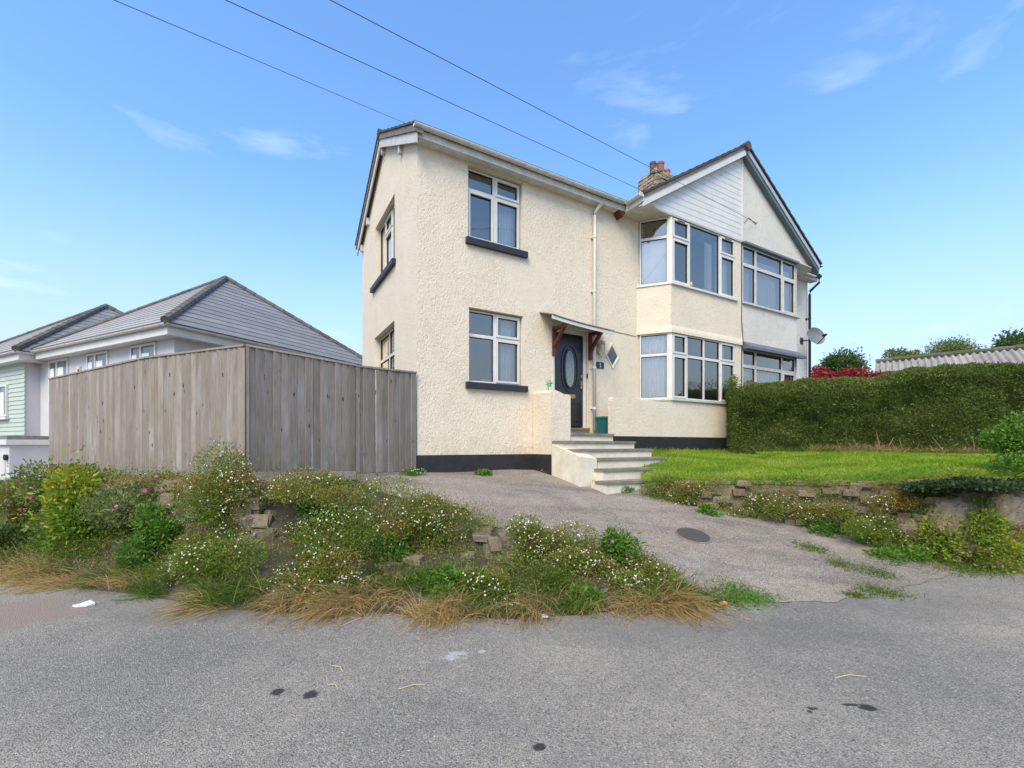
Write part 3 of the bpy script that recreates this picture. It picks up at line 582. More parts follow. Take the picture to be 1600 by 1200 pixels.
# bay: splay + front, lower and upper windows, apron between
SPf, SPL = splay((5.44, 0.02), (5.90, 0.575))
for (c0, c1, trl) in ((2.70, 4.24, 3.74), (5.41, 6.95, 6.50)):
    up_ = c0 > 4
    window(CH, SPf, [(0.02, SPL - 0.06, trl, c1, 'f'), (0.02, SPL - 0.06, c0, trl, 'f')], b=-0.03, label='angled side light of the upper bay' if up_ else 'angled side light of the lower bay')
    m = MB(SPf); m.box(SPL - 0.06, SPL + 0.03, -0.07, 0.02, c0, c1); m.build('corner_post', UPVC, CH)
    FRb = lambda a, b, c: (a, -b - 0.57, c)
    if up_: cells = [(5.93, 6.54, 6.47, c1, 's'), (5.93, 6.54, c0, 6.47, 's'), (6.54, 7.70, c0, c1, 'f'), (7.70, 8.33, 6.47, c1, 's'), (7.70, 8.33, c0, 6.47, 's')]
    else:
        xs = [5.93, 6.45, 7.08, 7.71, 8.33]; cells = []
        for k in range(4): cells += [(xs[k], xs[k + 1], trl, c1, 's' if k in (0, 3) else 'f'), (xs[k], xs[k + 1], c0, trl, 's' if k in (0, 3) else 'f')]
    wn = window(CH, FRb, cells, b=-0.02, label='front light of the upper bay with a wide fixed pane' if up_ else 'front light of the lower bay in eight panes')
    if up_:
        for a0 in (6.10, 7.90):
            t_ = MB(FRb); t_.box(a0, a0 + 0.26, 0.03, 0.036, 6.895, 6.915); t_.build('trickle_vent', SEAL, wn)
    # sill strips
    m = MB(); m.hexa([(5.36, 0.0, c0 - 0.045), (5.895, -0.645, c0 - 0.045), (5.92, -0.5, c0 - 0.045), (5.55, 0.0, c0 - 0.045)], [(5.36, 0.0, c0), (5.895, -0.645, c0), (5.92, -0.5, c0), (5.55, 0.0, c0)])
    m.box(5.897, 8.40, -0.648, -0.5, c0 - 0.047, c0 - 0.002); m.build('bay_sill', UPVC if up_ else OLDW, CH)
m = MB()      # apron with bell-cast foot
def apron(o0, z0, o1, z1):
    P = lambda e, z: [(5.40 - e * 0.6, 0.0, z), (5.885 - e * 0.4, -(0.585 + e), z), (PS, -(0.585 + e), z)]
    a, b = P(o0, z0), P(o1, z1)
    m.face([a[0], a[1], b[1], b[0]]); m.face([a[1], a[2], b[2], b[1]])
apron(0.045, 4.24, 0.04, 4.31); apron(0.04, 4.31, 0.012, 4.42); apron(0.012, 4.42, 0.01, 5.365)
m.face([(5.37, 0, 4.24), (5.867, -0.63, 4.24), (5.93, -0.45, 4.24), (5.62, 0, 4.24)]); m.face([(5.867, -0.63, 4.24), (PS, -0.63, 4.24), (PS, -0.45, 4.24), (5.93, -0.45, 4.24)])
m.face([(PS, -0.63, 4.24), (PS, -0.595, 5.365), (PS, -0.1, 5.365), (PS, -0.1, 4.24)]); m.build('bay_apron', CREAM, CH, fix=False)
for z0, z1 in ((2.676, 4.238), (5.366, 6.99)): m = MB(); m.box(8.34, PS - 0.004, -0.591, -0.35, z0, z1); m.build('party_pier', CREAM, CH)
m = MB(); m.tube([(PS + 0.002, -0.605, 1.6), (PS - 0.004, -0.600, 2.8), (PS + 0.004, -0.60, 4.2), (PS + 0.012, -0.638, 4.3), (PS - 0.01, -0.605, 4.9), (PS + 0.004, -0.60, 5.3), (PS, -0.6, 6.97)], 0.011, 6); m.build('party_joint', SEAL, CH)
# small alarm box and vent on the bay base
m = MB(); m.box(8.30, 8.39, -0.645, -0.602, 2.00, 2.10); m.tube([(8.345, -0.62, 2.0), (8.36, -0.622, 1.9), (8.46, -0.622, 1.86)], 0.008, 6); m.build('junction_box', GALV, CH)
m = MB(); m.box(7.42, 7.62, -0.606, -0.601, 1.86, 1.98); m.build('air_brick', CREAMS, CH)
# gable cladding, soffit, verge
GC, GE, GZ0, GZ1 = 8.56, 4.86, 7.04, 9.36; SL = (GZ1 - GZ0) / (GC - GE)
m = MB(); m.prism([(GE + 0.1, -0.60, 7.0), (PS - 0.008, -0.60, 7.0), (PS - 0.008, -0.60, 9.20), (GE + 0.1, -0.60, 7.02)], [(GE + 0.1, -0.42, 7.0), (PS - 0.008, -0.42, 7.0), (PS - 0.008, -0.42, 9.20), (GE + 0.1, -0.42, 7.02)]); m.build('gable_wall', UPVC, CH)
k = 0; z = 6.985
while z < 9.12:
    z1 = z + 0.146; sl = lambda zz: GE + (zz - GZ0 + 0.16) / SL
    a0, a1 = max(GE + 0.30, sl(z)), min(PS - 0.03, sl(z1))
    if a0 < PS - 0.1:
        m = MB(); m.hexa([(a0, -0.602, z), (PS - 0.03, -0.602, z), (PS - 0.03, -0.624, z), (a0, -0.624, z)], [(a1, -0.602, z1 - 0.003), (PS - 0.03, -0.602, z1 - 0.003), (PS - 0.03, -0.620, z1 - 0.003), (a1, -0.620, z1 - 0.003)]); m.build('cladding_board', UPVC, CH)
    z += 0.146
m = MB(); m.box(PS - 0.03, PS + 0.0, -0.645, -0.602, 6.98, 9.16); m.build('cladding_trim', UPVC, CH)
m = MB(); m.box(GE - 0.02, PS - 0.01, -0.62, 0.0, 6.955, 6.982); m.prism([(GE - 0.02, -0.62, 6.955), (5.5, -0.62, 6.955), (GE - 0.02, -0.76, 6.955)], [(GE - 0.02, -0.62, 6.98), (5.5, -0.62, 6.98), (GE - 0.02, -0.76, 6.98)]); m.build('soffit', OLDW, CH)
def verge_strip(name, mat, par, o0, o1, d0, d1, left=True, z_end=None):
    """sloping strip along the gable verge, between perpendicular drops d0..d1 under the roof line"""
    a = (GE - 0.02, GZ0) if left else (2 * GC - GE + 0.02, GZ0); b = (GC, GZ1 + 0.01)
    m = MB(); m.hexa([(a[0], -o0, a[1] - d1), (a[0], -o1, a[1] - d1), (b[0], -o1, b[1] - d1), (b[0], -o0, b[1] - d1)], [(a[0], -o0, a[1] - d0), (a[0], -o1, a[1] - d0), (b[0], -o1, b[1] - d0), (b[0], -o0, b[1] - d0)]); return m.build(name, mat, par)
verge_strip('bargeboard', UPVC, CH, 0.70, 0.755, 0.03, 0.205)
verge_strip('verge_soffit', UPVC, CH, 0.60, 0.70, 0.14, 0.17)
verge_strip('verge_mortar', MORT, CH, 0.66, 0.775, -0.055, 0.03)
courses(CH, (GE - 0.06, -0.80, GZ0 + 0.035), (GE - 0.06, 8.75, GZ0 + 0.035), (GC, -0.80, GZ1 + 0.06), (GC, 8.75, GZ1 + 0.06), 15, TILE)
for k in range(22):
    y = -0.83 + k * 0.44; m = MB(); m.tube([(GC, y, GZ1 + 0.02), (GC, y + 0.43, GZ1 + 0.02)], 0.115 + 0.004 * (k % 2), 10); m.build('ridge_tile', TILE, CH, smooth=False)
# gutter of the bay's left eave, fascia box
m = MB(); half_pipe(m, ((GE - 0.09, -0.74, 7.085), (GE - 0.09, -0.30, 7.085)), 0.058); m.box(GE - 0.155, GE - 0.03, -0.765, -0.735, 7.015, 7.10); m.build('gutter', OLDW, CH)
m = MB(); m.box(GE - 0.04, GE - 0.012, -0.755, -0.20, 6.93, 7.085); m.build('fascia', UPVC, CH)
# main roof eave of the extension
EY0, EZ0, RY, RZ, EY1 = -0.30, 7.06, 2.32, 8.52, 4.98
courses(CH, (-0.15, EY0, EZ0 + 0.03), (4.76, EY0, EZ0 + 0.03), (-0.15, RY, RZ), (7.2, RY, RZ), 9, TILE, th=0.022)
courses(CH, (-0.15, EY1, EZ0 + 0.02), (6.0, EY1, EZ0 + 0.02), (-0.15, RY, RZ), (7.2, RY, RZ), 9, TILE, th=0.022)
for k in range(16):
    x = -0.15 + k * 0.45; m = MB(); m.tube([(x, RY, RZ), (x + 0.44, RY, RZ)], 0.10 + 0.004 * (k % 2), 10); m.build('ridge_tile', TILE, CH)
m = MB(); m.box(-0.11, 4.80, -0.205, -0.18, 6.945, 7.075); m.build('fascia', OLDW, CH)
m = MB(); m.box(-0.02, 4.80, -0.18, 0.0, 6.945, 6.965); m.build('soffit', OLDW, CH)
m = MB(); half_pipe(m, ((4.72, -0.265, 7.115), (-0.13, -0.265, 7.115)), 0.058); m.build('gutter', OLDW, CH)
for k in range(6):
    x = 0.15 + k * 0.86; m = MB(); half_pipe(m, ((x + 0.035, -0.265, 7.115), (x, -0.265, 7.115)), 0.064, th=0.005); m.box(x, x + 0.035, -0.215, -0.2052, 7.05, 7.11); m.build('gutter_bracket', OLDW, CH)
m = MB(); m.prism([(-0.145, -0.327, 7.115), (-0.145, -0.300, 7.06), (-0.145, -0.23, 7.06), (-0.145, -0.203, 7.115)], [(-0.131, -0.327, 7.115), (-0.131, -0.300, 7.06), (-0.131, -0.23, 7.06), (-0.131, -0.203, 7.115)]); m.build('gutter_end_cap', UPVC, CH)
def slopebox(m, x0, x1, y0, z0, y1, z1, d0, d1): m.hexa([(x0, y0, z0 - d1), (x1, y0, z0 - d1), (x1, y1, z1 - d1), (x0, y1, z1 - d1)], [(x0, y0, z0 - d0), (x1, y0, z0 - d0), (x1, y1, z1 - d0), (x0, y1, z1 - d0)])
m = MB(); slopebox(m, -0.105, -0.075, -0.25, EZ0 + 0.02, RY, RZ - 0.02, 0.10, 0.275); m.build('bargeboard', OLDW, CH)
m = MB(); slopebox(m, -0.105, -0.075, EY1 - 0.03, EZ0 + 0.01, RY, RZ - 0.02, 0.10, 0.275); m.build('bargeboard', OLDW, CH)
m = MB(); slopebox(m, -0.13, 0.02, -0.27, EZ0 + 0.02, RY, RZ - 0.02, -0.015, 0.10); m.build('verge_mortar', MORT, CH)
m = MB(); slopebox(m, -0.13, 0.02, EY1 - 0.01, EZ0 + 0.01, RY, RZ - 0.02, -0.015, 0.10); m.build('verge_mortar', MORT, CH)
for yy in (0.95, 2.32, 3.9, 4.62):
    zz = EZ0 + (RZ - EZ0) * (1 - abs(yy - RY) / 2.6) - 0.33; m = MB(); m.box(-0.072, 0.004, yy - 0.05, yy + 0.05, zz - 0.10, zz + 0.06); m.build('purlin_end', OLDW, CH)
# downpipe
m = MB(); m.tube([(4.13, -0.262, 7.06), (4.13, -0.25, 6.98), (4.02, -0.085, 6.78), (4.015, -0.075, 6.70), (4.015, -0.075, 1.93)], 0.036, 10); dp = m.build('downpipe', UPVC, CH, smooth=True)
for zz in (6.2, 5.0, 3.3, 2.4):
    m = MB(); m.tube([(4.015, -0.075, zz), (4.015, -0.075, zz + 0.05)], 0.044, 10); m.box(3.955, 4.075, -0.03, 0.0, zz + 0.01, zz + 0.04); m.build('pipe_clip', UPVC, dp)
m = MB(); m.prism([(4.62, -0.20, 6.955), (4.86, -0.20, 6.955), (4.74, -0.20, 6.80)], [(4.62, -0.015, 6.955), (4.86, -0.015, 6.955), (4.74, -0.015, 6.80)]); m.build('corner_bracket', REDW, CH)
# render drip line beside the bay
m = MB(); m.tube([(4.26, -0.002, 4.26), (4.5, -0.006, 4.23), (5.0, -0.006, 4.22), (5.38, -0.004, 4.20)], 0.006, 6); m.build('drip_crack', STEPT, CH)
m = MB(); m.box(5.335, 5.345, -0.006, 0.0, 4.3, 6.94); m.build('render_joint', CREAMS, CH)
# door
dm = MB(); dm.box(3.05, 3.83, 0.10, 0.15, 2.02, 4.04); door = dm.build('door', DOORM, CH)
dcx = 3.46
def oval(m, rx, rz, cz, y0, y1, inner=None, n=28):
    P = lambda k, e, y: (dcx + (rx + e) * math.cos(2 * math.pi * k / n), y, cz + (rz + e) * (abs(math.sin(2 * math.pi * k / n)) ** 0.75) * (1 if math.sin(2 * math.pi * k / n) >= 0 else -1))
    if inner is None: m.prism([P(k, 0, y0) for k in range(n)], [P(k, 0, y1) for k in range(n)])
    else:
        for k in range(n):
            a, b = k, (k + 1) % n; m.hexa([P(a, 0, y0), P(b, 0, y0), P(b, inner, y0), P(a, inner, y0)], [P(a, 0, y1), P(b, 0, y1), P(b, inner, y1), P(a, inner, y1)])
m = MB(); oval(m, 0.125, 0.40, 3.28, 0.085, 0.10); m.build('leaded_glass', LGLASS, door)
m = MB(); oval(m, 0.125, 0.40, 3.28, 0.070, 0.10, 0.035); oval(m, 0.20, 0.49, 3.28, 0.080, 0.10, 0.03); m.build('oval_moulding', DOORM, door)
m = MB()
for (a0, a1, c0, c1) in ((3.12, 3.40, 2.14, 2.56), (3.50, 3.76, 2.14, 2.56)): ring(m, a0, a1, c0, c1, 0.03, 0.085, 0.10)
m.build('panel_moulding', DOORM, door)
m = MB(); m.box(3.33, 3.60, 0.078, 0.099, 2.63, 2.72); m.build('letter_plate', BRASS, door)
m = MB(); m.box(3.755, 3.80, 0.082, 0.099, 2.86, 3.02); m.tube([(3.775, 0.08, 2.94), (3.775, 0.035, 2.94), (3.69, 0.035, 2.94)], 0.011, 8); m.box(3.76, 3.80, 0.082, 0.099, 3.10, 3.16); m.build('handle', BRASS, door)
m = MB(); m.box(2.98, 3.05, 0.08, 0.17, 1.98, 4.12); m.box(3.83, 3.90, 0.08, 0.17, 1.98, 4.12); m.box(3.05, 3.83, 0.08, 0.17, 4.04, 4.12); m.build('door_frame', UPVC, CH)
m = MB(); m.box(2.98, 3.915, -0.05, 0.20, 1.93, 1.985); m.build('threshold', simple('oak', (0.26, 0.17, 0.08), (0.18, 0.11, 0.05), 8, 0.7, 0.3, 20, (0.3, 3, 3)), CH)
m = MB(); m.box(3.90, 3.918, 0.03, 0.055, 3.1, 3.2); m.build('doorbell', DARKP, CH)
# canopy over the door
cn = None; m = MB(); n = 10
for k in range(n):
    t0, t1 = k / n, (k + 1) / n; f = lambda t: 4.135 + 0.055 * (1 - t) ** 3 - 0.065 * t; x0, x1 = 2.60 + 1.62 * t0, 2.60 + 1.62 * t1
    m.hexa([(x0, -0.47, f(t0) - 0.07), (x1, -0.47, f(t1) - 0.07), (x1, -0.445, f(t1) - 0.07), (x0, -0.445, f(t0) - 0.07)], [(x0, -0.47, f(t0)), (x1, -0.47, f(t1)), (x1, -0.445, f(t1)), (x0, -0.445, f(t0))])
cn = m.build('canopy', UPVC, CH)
m = MB()
for k in range(n):
    t0, t1 = k / n, (k + 1) / n; x0, x1 = 2.60 + 1.62 * t0, 2.60 + 1.62 * t1
    m.hexa([(x0, -0.49, f(t0) + 0.002), (x1, -0.49, f(t1) + 0.002), (x1, 0, f(t1) + 0.16), (x0, 0, f(t0) + 0.16)], [(x0, -0.49, f(t0) + 0.02), (x1, -0.49, f(t1) + 0.02), (x1, 0, f(t1) + 0.18), (x0, 0, f(t0) + 0.18)])
m.build('canopy_roof', FELT, cn)
for x in (2.955, 3.935):
    m = MB(); m.box(x - 0.035, x + 0.035, -0.06, 0.0, 3.50, 4.10); m.hexa([(x - 0.03, -0.055, 3.66), (x + 0.03, -0.055, 3.66), (x + 0.03, -0.055, 3.75), (x - 0.03, -0.055, 3.75)], [(x - 0.03, -0.43, 4.03), (x + 0.03, -0.43, 4.03), (x + 0.03, -0.36, 4.06), (x - 0.03, -0.36, 4.06)]); m.box(x - 0.032, x + 0.032, -0.44, -0.06, 4.02, 4.085); m.build('canopy_bracket', REDW, cn)
# diamond light
m = MB(); dia = [(4.605, 3.945), (4.80, 3.66), (4.605, 3.385), (4.41, 3.66)]; sc = lambda e: [(4.605 + (x - 4.605) * e, 3.665 + (z - 3.665) * e) for x, z in dia]
A, B = sc(1.08), sc(0.82)
for k in range(4):
    a, b = k, (k + 1) % 4; m.hexa([(A[a][0], 0.0, A[a][1]), (A[b][0], 0.0, A[b][1]), (B[b][0], 0.0, B[b][1]), (B[a][0], 0.0, B[a][1])], [(A[a][0], -0.03, A[a][1]), (A[b][0], -0.03, A[b][1]), (B[b][0], -0.012, B[b][1]), (B[a][0], -0.012, B[a][1])])
dw = m.build('diamond_window', CREAMS, CH); m = MB(); m.face([(x, -0.006, z) for x, z in sc(0.84)]); m.build('pane', simple('dark_glass', (0.05, 0.055, 0.055), (0.08, 0.085, 0.08), 6, 0.12, spec=0.8), dw, fix=False)

# ------------------------------------------------------------------ the white neighbour house
NH = thing('semi_detached_house', 'off-white weathered house half behind the hedge with grey-green bargeboard', 'house', (CX, CY, 0), HROT)
PN = PS + 0.006
wall_panel('wall', FR, 11.3, 13.13, 0.45, 7.04, [], DIRTY, NH)
m = MB(); m.box(12.87, 13.127, 0.003, 4.75, 0.45, 7.04); m.box(11.3, 12.87, 4.5, 4.75, 0.45, 7.04); m.box(PN, 11.3, 8.35, 8.6, 0.45, 7.04); m.box(11.05, 11.3, 4.75, 8.6, 0.45, 7.04); m.build('rear_wall', DIRTY, NH)
m = MB(); m.prism([(13.127, 0.003, 7.04), (13.127, 4.75, 7.04), (13.127, 2.32, 8.40)], [(12.87, 0.003, 7.04), (12.87, 4.75, 7.04), (12.87, 2.32, 8.40)]); m.build('gable_wall', DIRTY, NH)
for z0, z1 in ((0.45, 2.7), (4.20, 5.36)): m = MB(); m.box(PN, 11.30, -0.60, -0.35, z0, z1); m.build('bay_wall', DIRTY, NH)
SPn, SPLn = splay((11.72, 0.0), (11.30, 0.60))
wn_l = 0.45
m = MB(); m.hexa([(11.30, -0.598, 0.45), (11.72, 0.0, 0.45), (11.5, 0.0, 0.45), (11.30, -0.35, 0.45)], [(11.30, -0.598, 6.98), (11.72, 0.0, 6.98), (11.5, 0.0, 6.98), (11.30, -0.35, 6.98)]); m.build('bay_wall', DIRTY, NH)
m = MB(); m.box(PN, 11.5, -0.3, 4.4, 4.46, 4.7); m.box(PN, 11.4, 3.0, 3.1, 2.0, 7.0); m.box(PN + 0.005, 13.0, -0.33, 4.4, 6.99, 7.02); m.build('floor_slab', ROOM, NH)
FRn = lambda a, b, c: (a, -b - 0.57, c)
xs = [8.66, 9.26, 10.55, 11.24]
for (c0, c1, trl, dark) in ((5.40, 6.93, 6.42, 1), (2.70, 4.17, 3.72, 0)):
    cells = [(xs[0], xs[1], trl, c1, 'f'), (xs[1], xs[2], trl, c1, 'f'), (xs[2], xs[3], trl, c1, 'f'), (xs[0], xs[1], c0, trl, 'f'), (xs[1], xs[2], c0, trl, 'f'), (xs[2], xs[3], c0, trl, 's')]
    window(NH, FRn, cells, b=-0.02, mat=OLDW, fw=0.045, label='upper bay window in six old panes' if dark else 'lower bay window half hidden by the hedge')
    m = MB(); m.box(PN + 0.01, 11.42, -0.66, -0.50, c0 - 0.05, c0 - 0.003); m.build('bay_sill', OLDW, NH)
m = MB(); m.hexa([(PN + 0.03, -0.60, 4.16), (11.40, -0.60, 4.16), (11.45, -0.80, 4.13), (PN + 0.03, -0.80, 4.13)], [(PN + 0.03, -0.60, 4.36), (11.40, -0.60, 4.36), (11.45, -0.80, 4.20), (PN + 0.03, -0.80, 4.20)]); m.build('lead_canopy', LEAD, NH)
m = MB(); m.box(PN + 0.03, 11.30, -0.68, -0.60, 6.93, 6.985); m.build('head_flashing', BLUEB, NH)
GR2 = 2 * GC - GE
m = MB(); m.prism([(PN, -0.60, 6.985), (GR2 - 0.1, -0.60, 6.985), (GR2 - 0.1, -0.60, 7.02), (GC + 0.04, -0.60, 9.22), (PN, -0.60, 9.22)], [(PN, -0.40, 6.985), (GR2 - 0.1, -0.40, 6.985), (GR2 - 0.1, -0.40, 7.02), (GC + 0.04, -0.40, 9.22), (PN, -0.40, 9.22)]); m.build('gable_wall', DIRTY, NH)
m = MB(); m.box(11.30, GR2 + 0.02, -0.66, 0.0, 6.955, 6.984)
m.build('soffit', OLDW, NH)
for k in range(4):
    m = MB(); m.box(11.33, GR2 + 0.0, -0.60 + k * 0.15, -0.47 + k * 0.15, 6.943, 6.954); m.build('soffit_board', OLDW, NH)
verge_strip('bargeboard', BARGE2, NH, 0.735, 0.76, -0.03, 0.10, False); verge_strip('verge_board', BLUEB, NH, 0.60, 0.735, 0.10, 0.21, False)
courses(NH, (GR2 + 0.06, -0.80, GZ0 + 0.035), (GR2 + 0.06, 8.75, GZ0 + 0.035), (GC + 0.01, -0.80, GZ1 + 0.06), (GC + 0.01, 8.75, GZ1 + 0.06), 15, TILE)
courses(NH, (12.36, EY0, EZ0 + 0.03), (13.35, EY0, EZ0 + 0.03), (10.0, RY, RZ), (13.35, RY, RZ), 9, TILE, th=0.022)
courses(NH, (11.2, EY1, EZ0 + 0.03), (13.35, EY1, EZ0 + 0.03), (10.0, RY, RZ), (13.35, RY, RZ), 9, TILE, th=0.022)
m = MB(); half_pipe(m, ((13.36, -0.265, 7.09), (12.2, -0.265, 7.09)), 0.06); half_pipe(m, ((GR2 + 0.09, -0.78, 7.06), (GR2 + 0.09, -0.34, 7.06)), 0.055); m.build('gutter', DARKP, NH)
m = MB(); m.box(12.3, 13.3, -0.20, 0.0, 6.93, 6.95); m.box(12.3, 13.3, -0.215, -0.2, 6.93, 7.06); m.build('fascia', OLDW, NH)
m = MB(); m.tube([(13.30, -0.265, 7.03), (13.30, -0.26, 6.88), (13.10, -0.09, 6.62), (13.09, -0.08, 6.5), (13.09, -0.08, 1.0)], 0.04, 10); dp = m.build('downpipe', DARKP, NH, smooth=True)
for zz in (5.7, 3.4):
    m = MB(); m.tube([(13.09, -0.08, zz), (13.09, -0.08, zz + 0.05)], 0.048, 10); m.box(12.98, 13.09, -0.03, 0.0, zz + 0.01, zz + 0.04); m.build('pipe_clip', DARKP, dp)
# chimney on the ridge
ck = H(8.40, -2.0, 0); CS = thing('chimney_stack', 'crumbling stone chimney stack with three clay pots and moss', 'chimney', H(8.40, -2.0, 9.0), HROT)
m = MB(); m.box(-0.50, 0.50, -0.30, 0.30, -0.4, 0.78); m.build('core', CHIMS, CS)
CR = [rockmesh(90 + k, 0.2, 0.2) for k in range(6)]
for m_ in CR: m_.materials.append(CHIMS)
for r_ in range(9):
    zz = 0.0 + r_ * 0.105
    for face in range(2):
        x = -0.52
        while x < 0.5:
            ln = random.uniform(0.14, 0.30); yy = -0.31 if face == 0 else 0.31
            piece('stone', random.choice(CR), CS, (min(x + ln / 2, 0.48), yy, zz + random.uniform(-.01, .01)), (ln * 0.95, 0.12, 0.10), random.uniform(-.12, .12), random.uniform(-.1, .1)); x += ln
    for yy in (-0.18, 0.02, 0.2): piece('stone', random.choice(CR), CS, (-0.51, yy, zz), (0.12, 0.2, 0.10), random.uniform(-.12, .12)); piece('stone', random.choice(CR), CS, (0.51, yy, zz), (0.12, 0.2, 0.10), random.uniform(-.12, .12))
m = MB(); m.hexa([(-0.52, -0.33, 0.80), (0.52, -0.33, 0.80), (0.52, 0.33, 0.80), (-0.52, 0.33, 0.80)], [(-0.40, -0.2, 0.98), (0.46, -0.2, 1.02), (0.46, 0.2, 1.02), (-0.40, 0.2, 0.98)]); m.build('flaunching', CHIMS, CS)
for k in range(8): piece('stone', random.choice(CR), CS, (-0.45 + k * 0.13, -0.26, 0.86 + 0.05 * random.random()), (0.2, 0.16, 0.13), random.uniform(-.4, .4), random.uniform(-.3, .3))
m = MB(); m.lathe((-0.42, -0.22, 0.80), [(0.17, 0), (0.16, 0.07), (0.08, 0.13)], 10); m.lathe((-0.28, -0.26, 0.88), [(0.13, 0), (0.11, 0.07), (0.05, 0.12)], 10); m.build('moss_cushion', MOSS, CS)
for x, h_, mt, r_ in ((-0.25, 1.36, CLAYD, 0.095), (0.08, 1.46, CLAY, 0.115), (0.38, 1.32, CLAY, 0.105)):
    m = MB(); m.lathe((x, 0, 0.9), [(r_ * 1.08, 0), (r_, 0.1), (r_ * 0.95, h_ - 0.98), (r_ * 1.08, h_ - 0.96), (r_ * 1.08, h_ - 0.9), (r_ * 0.8, h_ - 0.9), (r_ * 0.78, h_ - 1.0)], 16); m.build('chimney_pot', mt, CS, smooth=False)

# ------------------------------------------------------------------ garden steps up to the door
ST = thing('garden_steps', 'cream painted garden steps with worn stone treads leading to the front door', 'steps', H(3.5, 0, 0), HROT); SX = 3.5
treads = [(2.93, 5.38, 0.66, 1.85), (2.47, 4.36, 0.98, 1.69), (2.53, 4.56, 1.26, 1.535), (2.86, 4.68, 1.52, 1.37), (2.78, 4.60, 1.76, 1.185), (2.62, 4.45, 2.02, 0.985)]
for k, (a, b, oo, z) in enumerate(treads):
    bk = 0.0 if k == 0 else treads[k - 1][2] - 0.05
    m = MB(); m.box(a + 0.02 - SX, (b if k else 4.06) - 0.02 - SX, -(oo - 0.03), -max(0.01, bk - 0.12), 0.35, z - 0.045); m.build('riser', STEPW, ST)
    m = MB(); e = b if k else 4.045; sk = random.uniform(-0.012, 0.012)
    m.hexa([(a - SX, -oo, z - 0.045), (e - SX, -oo - sk, z - 0.05), (e - SX, -bk, z - 0.045), (a - SX, -bk, z - 0.045)], [(a - SX, -oo, z), (e - SX, -oo - sk, z - 0.006), (e - SX, -bk, z), (a - SX, -bk, z)]); m.build('tread', STEPT, ST)
m = MB(); m.box(4.05 - SX, 5.37 - SX, -0.465, -0.02, 1.805, 1.845); m.build('landing', STEPT, ST)
m = MB(); m.hexa([(2.452 - SX, -1.50, 0.35), (2.85 - SX, -1.50, 0.35), (2.85 - SX, -0.65, 0.35), (2.452 - SX, -0.65, 0.35)], [(2.452 - SX, -1.50, 1.40), (2.85 - SX, -1.50, 1.36), (2.85 - SX, -0.65, 1.63), (2.452 - SX, -0.65, 1.63)]); m.build('cheek_wall', STEPW, ST)

# ------------------------------------------------------------------ fences
bme = MB(); bme.hexa([(-0.066, -0.034, 0), (0.066, -0.012, 0), (0.066, 0.0, 0), (-0.066, 0.0, 0)], [(-0.066, -0.034, 1), (0.066, -0.012, 1), (0.066, 0.0, 1), (-0.066, 0.0, 1)])
BOARD = [None]
def board(par, x, y, z0, z1, wsc=1.0, lean=0.0):
    if BOARD[0] is None: o = bme.build('board', WOOD, par); BOARD[0] = o.data
    else: o = bpy.data.objects.new('board', BOARD[0]); COL.objects.link(o); o.parent = par
    o.location = (x, y, z0); o.scale = (wsc, 1, z1 - z0); o.rotation_euler = (0, lean, 0); return o
def fence(label, p0, p1, t0, t1, b0, b1, pitch=0.108, posts=(), gravel=True, battens=()):
    d = Vector((p1.x - p0.x, p1.y - p0.y, 0)); L_ = d.length; e = thing('wooden_fence', label, 'fence', (p0.x, p0.y, 0), math.atan2(d.y, d.x)); n = int(L_ / pitch); pit = L_ / n
    for k in range(n):
        x = (k + 0.5) * pit; t = x / L_; board(e, x, -0.004 * (k % 2) + random.uniform(-0.003, 0.003), b0 + (b1 - b0) * t + random.uniform(-0.006, 0.006), t0 + (t1 - t0) * t - 0.012, pit / 0.132 * random.uniform(0.955, 0.99), random.uniform(-0.004, 0.004))
    m = MB(); m.hexa([(0, -0.045, t0 - 0.012), (L_, -0.045, t1 - 0.012), (L_, 0.03, t1 - 0.012), (0, 0.03, t0 - 0.012)], [(0, -0.04, t0 + 0.018), (L_, -0.04, t1 + 0.018), (L_, 0.03, t1 + 0.018), (0, 0.03, t0 + 0.018)]); m.build('cap_rail', WOOD, e)
    if gravel: m = MB(); m.hexa([(0.01, -0.03, b0 - 0.19), (L_ - 0.01, -0.03, b1 - 0.19), (L_ - 0.01, 0.01, b1 - 0.19), (0.01, 0.01, b0 - 0.19)], [(0.01, -0.03, b0 - 0.008), (L_ - 0.01, -0.03, b1 - 0.008), (L_ - 0.01, 0.01, b1 - 0.008), (0.01, 0.01, b0 - 0.008)]); m.build('gravel_board', WOOD, e)
    for f in (0.25, 0.75):
        h0, h1 = b0 + (t0 - b0) * f, b1 + (t1 - b1) * f; m = MB(); m.hexa([(0, 0.006, h0), (L_, 0.006, h1), (L_, 0.06, h1), (0, 0.06, h0)], [(0, 0.006, h0 + 0.07), (L_, 0.006, h1 + 0.07), (L_, 0.06, h1 + 0.07), (0, 0.06, h0 + 0.07)]); m.build('arris_rail', WOOD, e)
    for x in posts: t = x / L_; m = MB(); m.box(x - 0.045, x + 0.045, 0.065, 0.155, 0.3, t0 + (t1 - t0) * t - 0.03); m.build('post', WOOD, e)
    for x in battens: t = x / L_; m = MB(); m.box(x - 0.012, x + 0.012, -0.038, -0.023, b0 + (b1 - b0) * t, t0 + (t1 - t0) * t - 0.014); m.build('batten', WOOD, e)
    return e
G_ = FEN[1].lerp(FEN[0], 0.587)
fence('long weathered timber fence run beside the pale hip-roofed house', FEN[3], FEN[2], 2.965, 2.975, 1.02, 1.16, posts=(0.05, 2.1, 4.2))
fence('weathered timber fence run behind the daisy mound, up to the fence corner', FEN[2], FEN[1], 2.975, 2.975, 1.16, 1.24, posts=(0.05, 2.2))
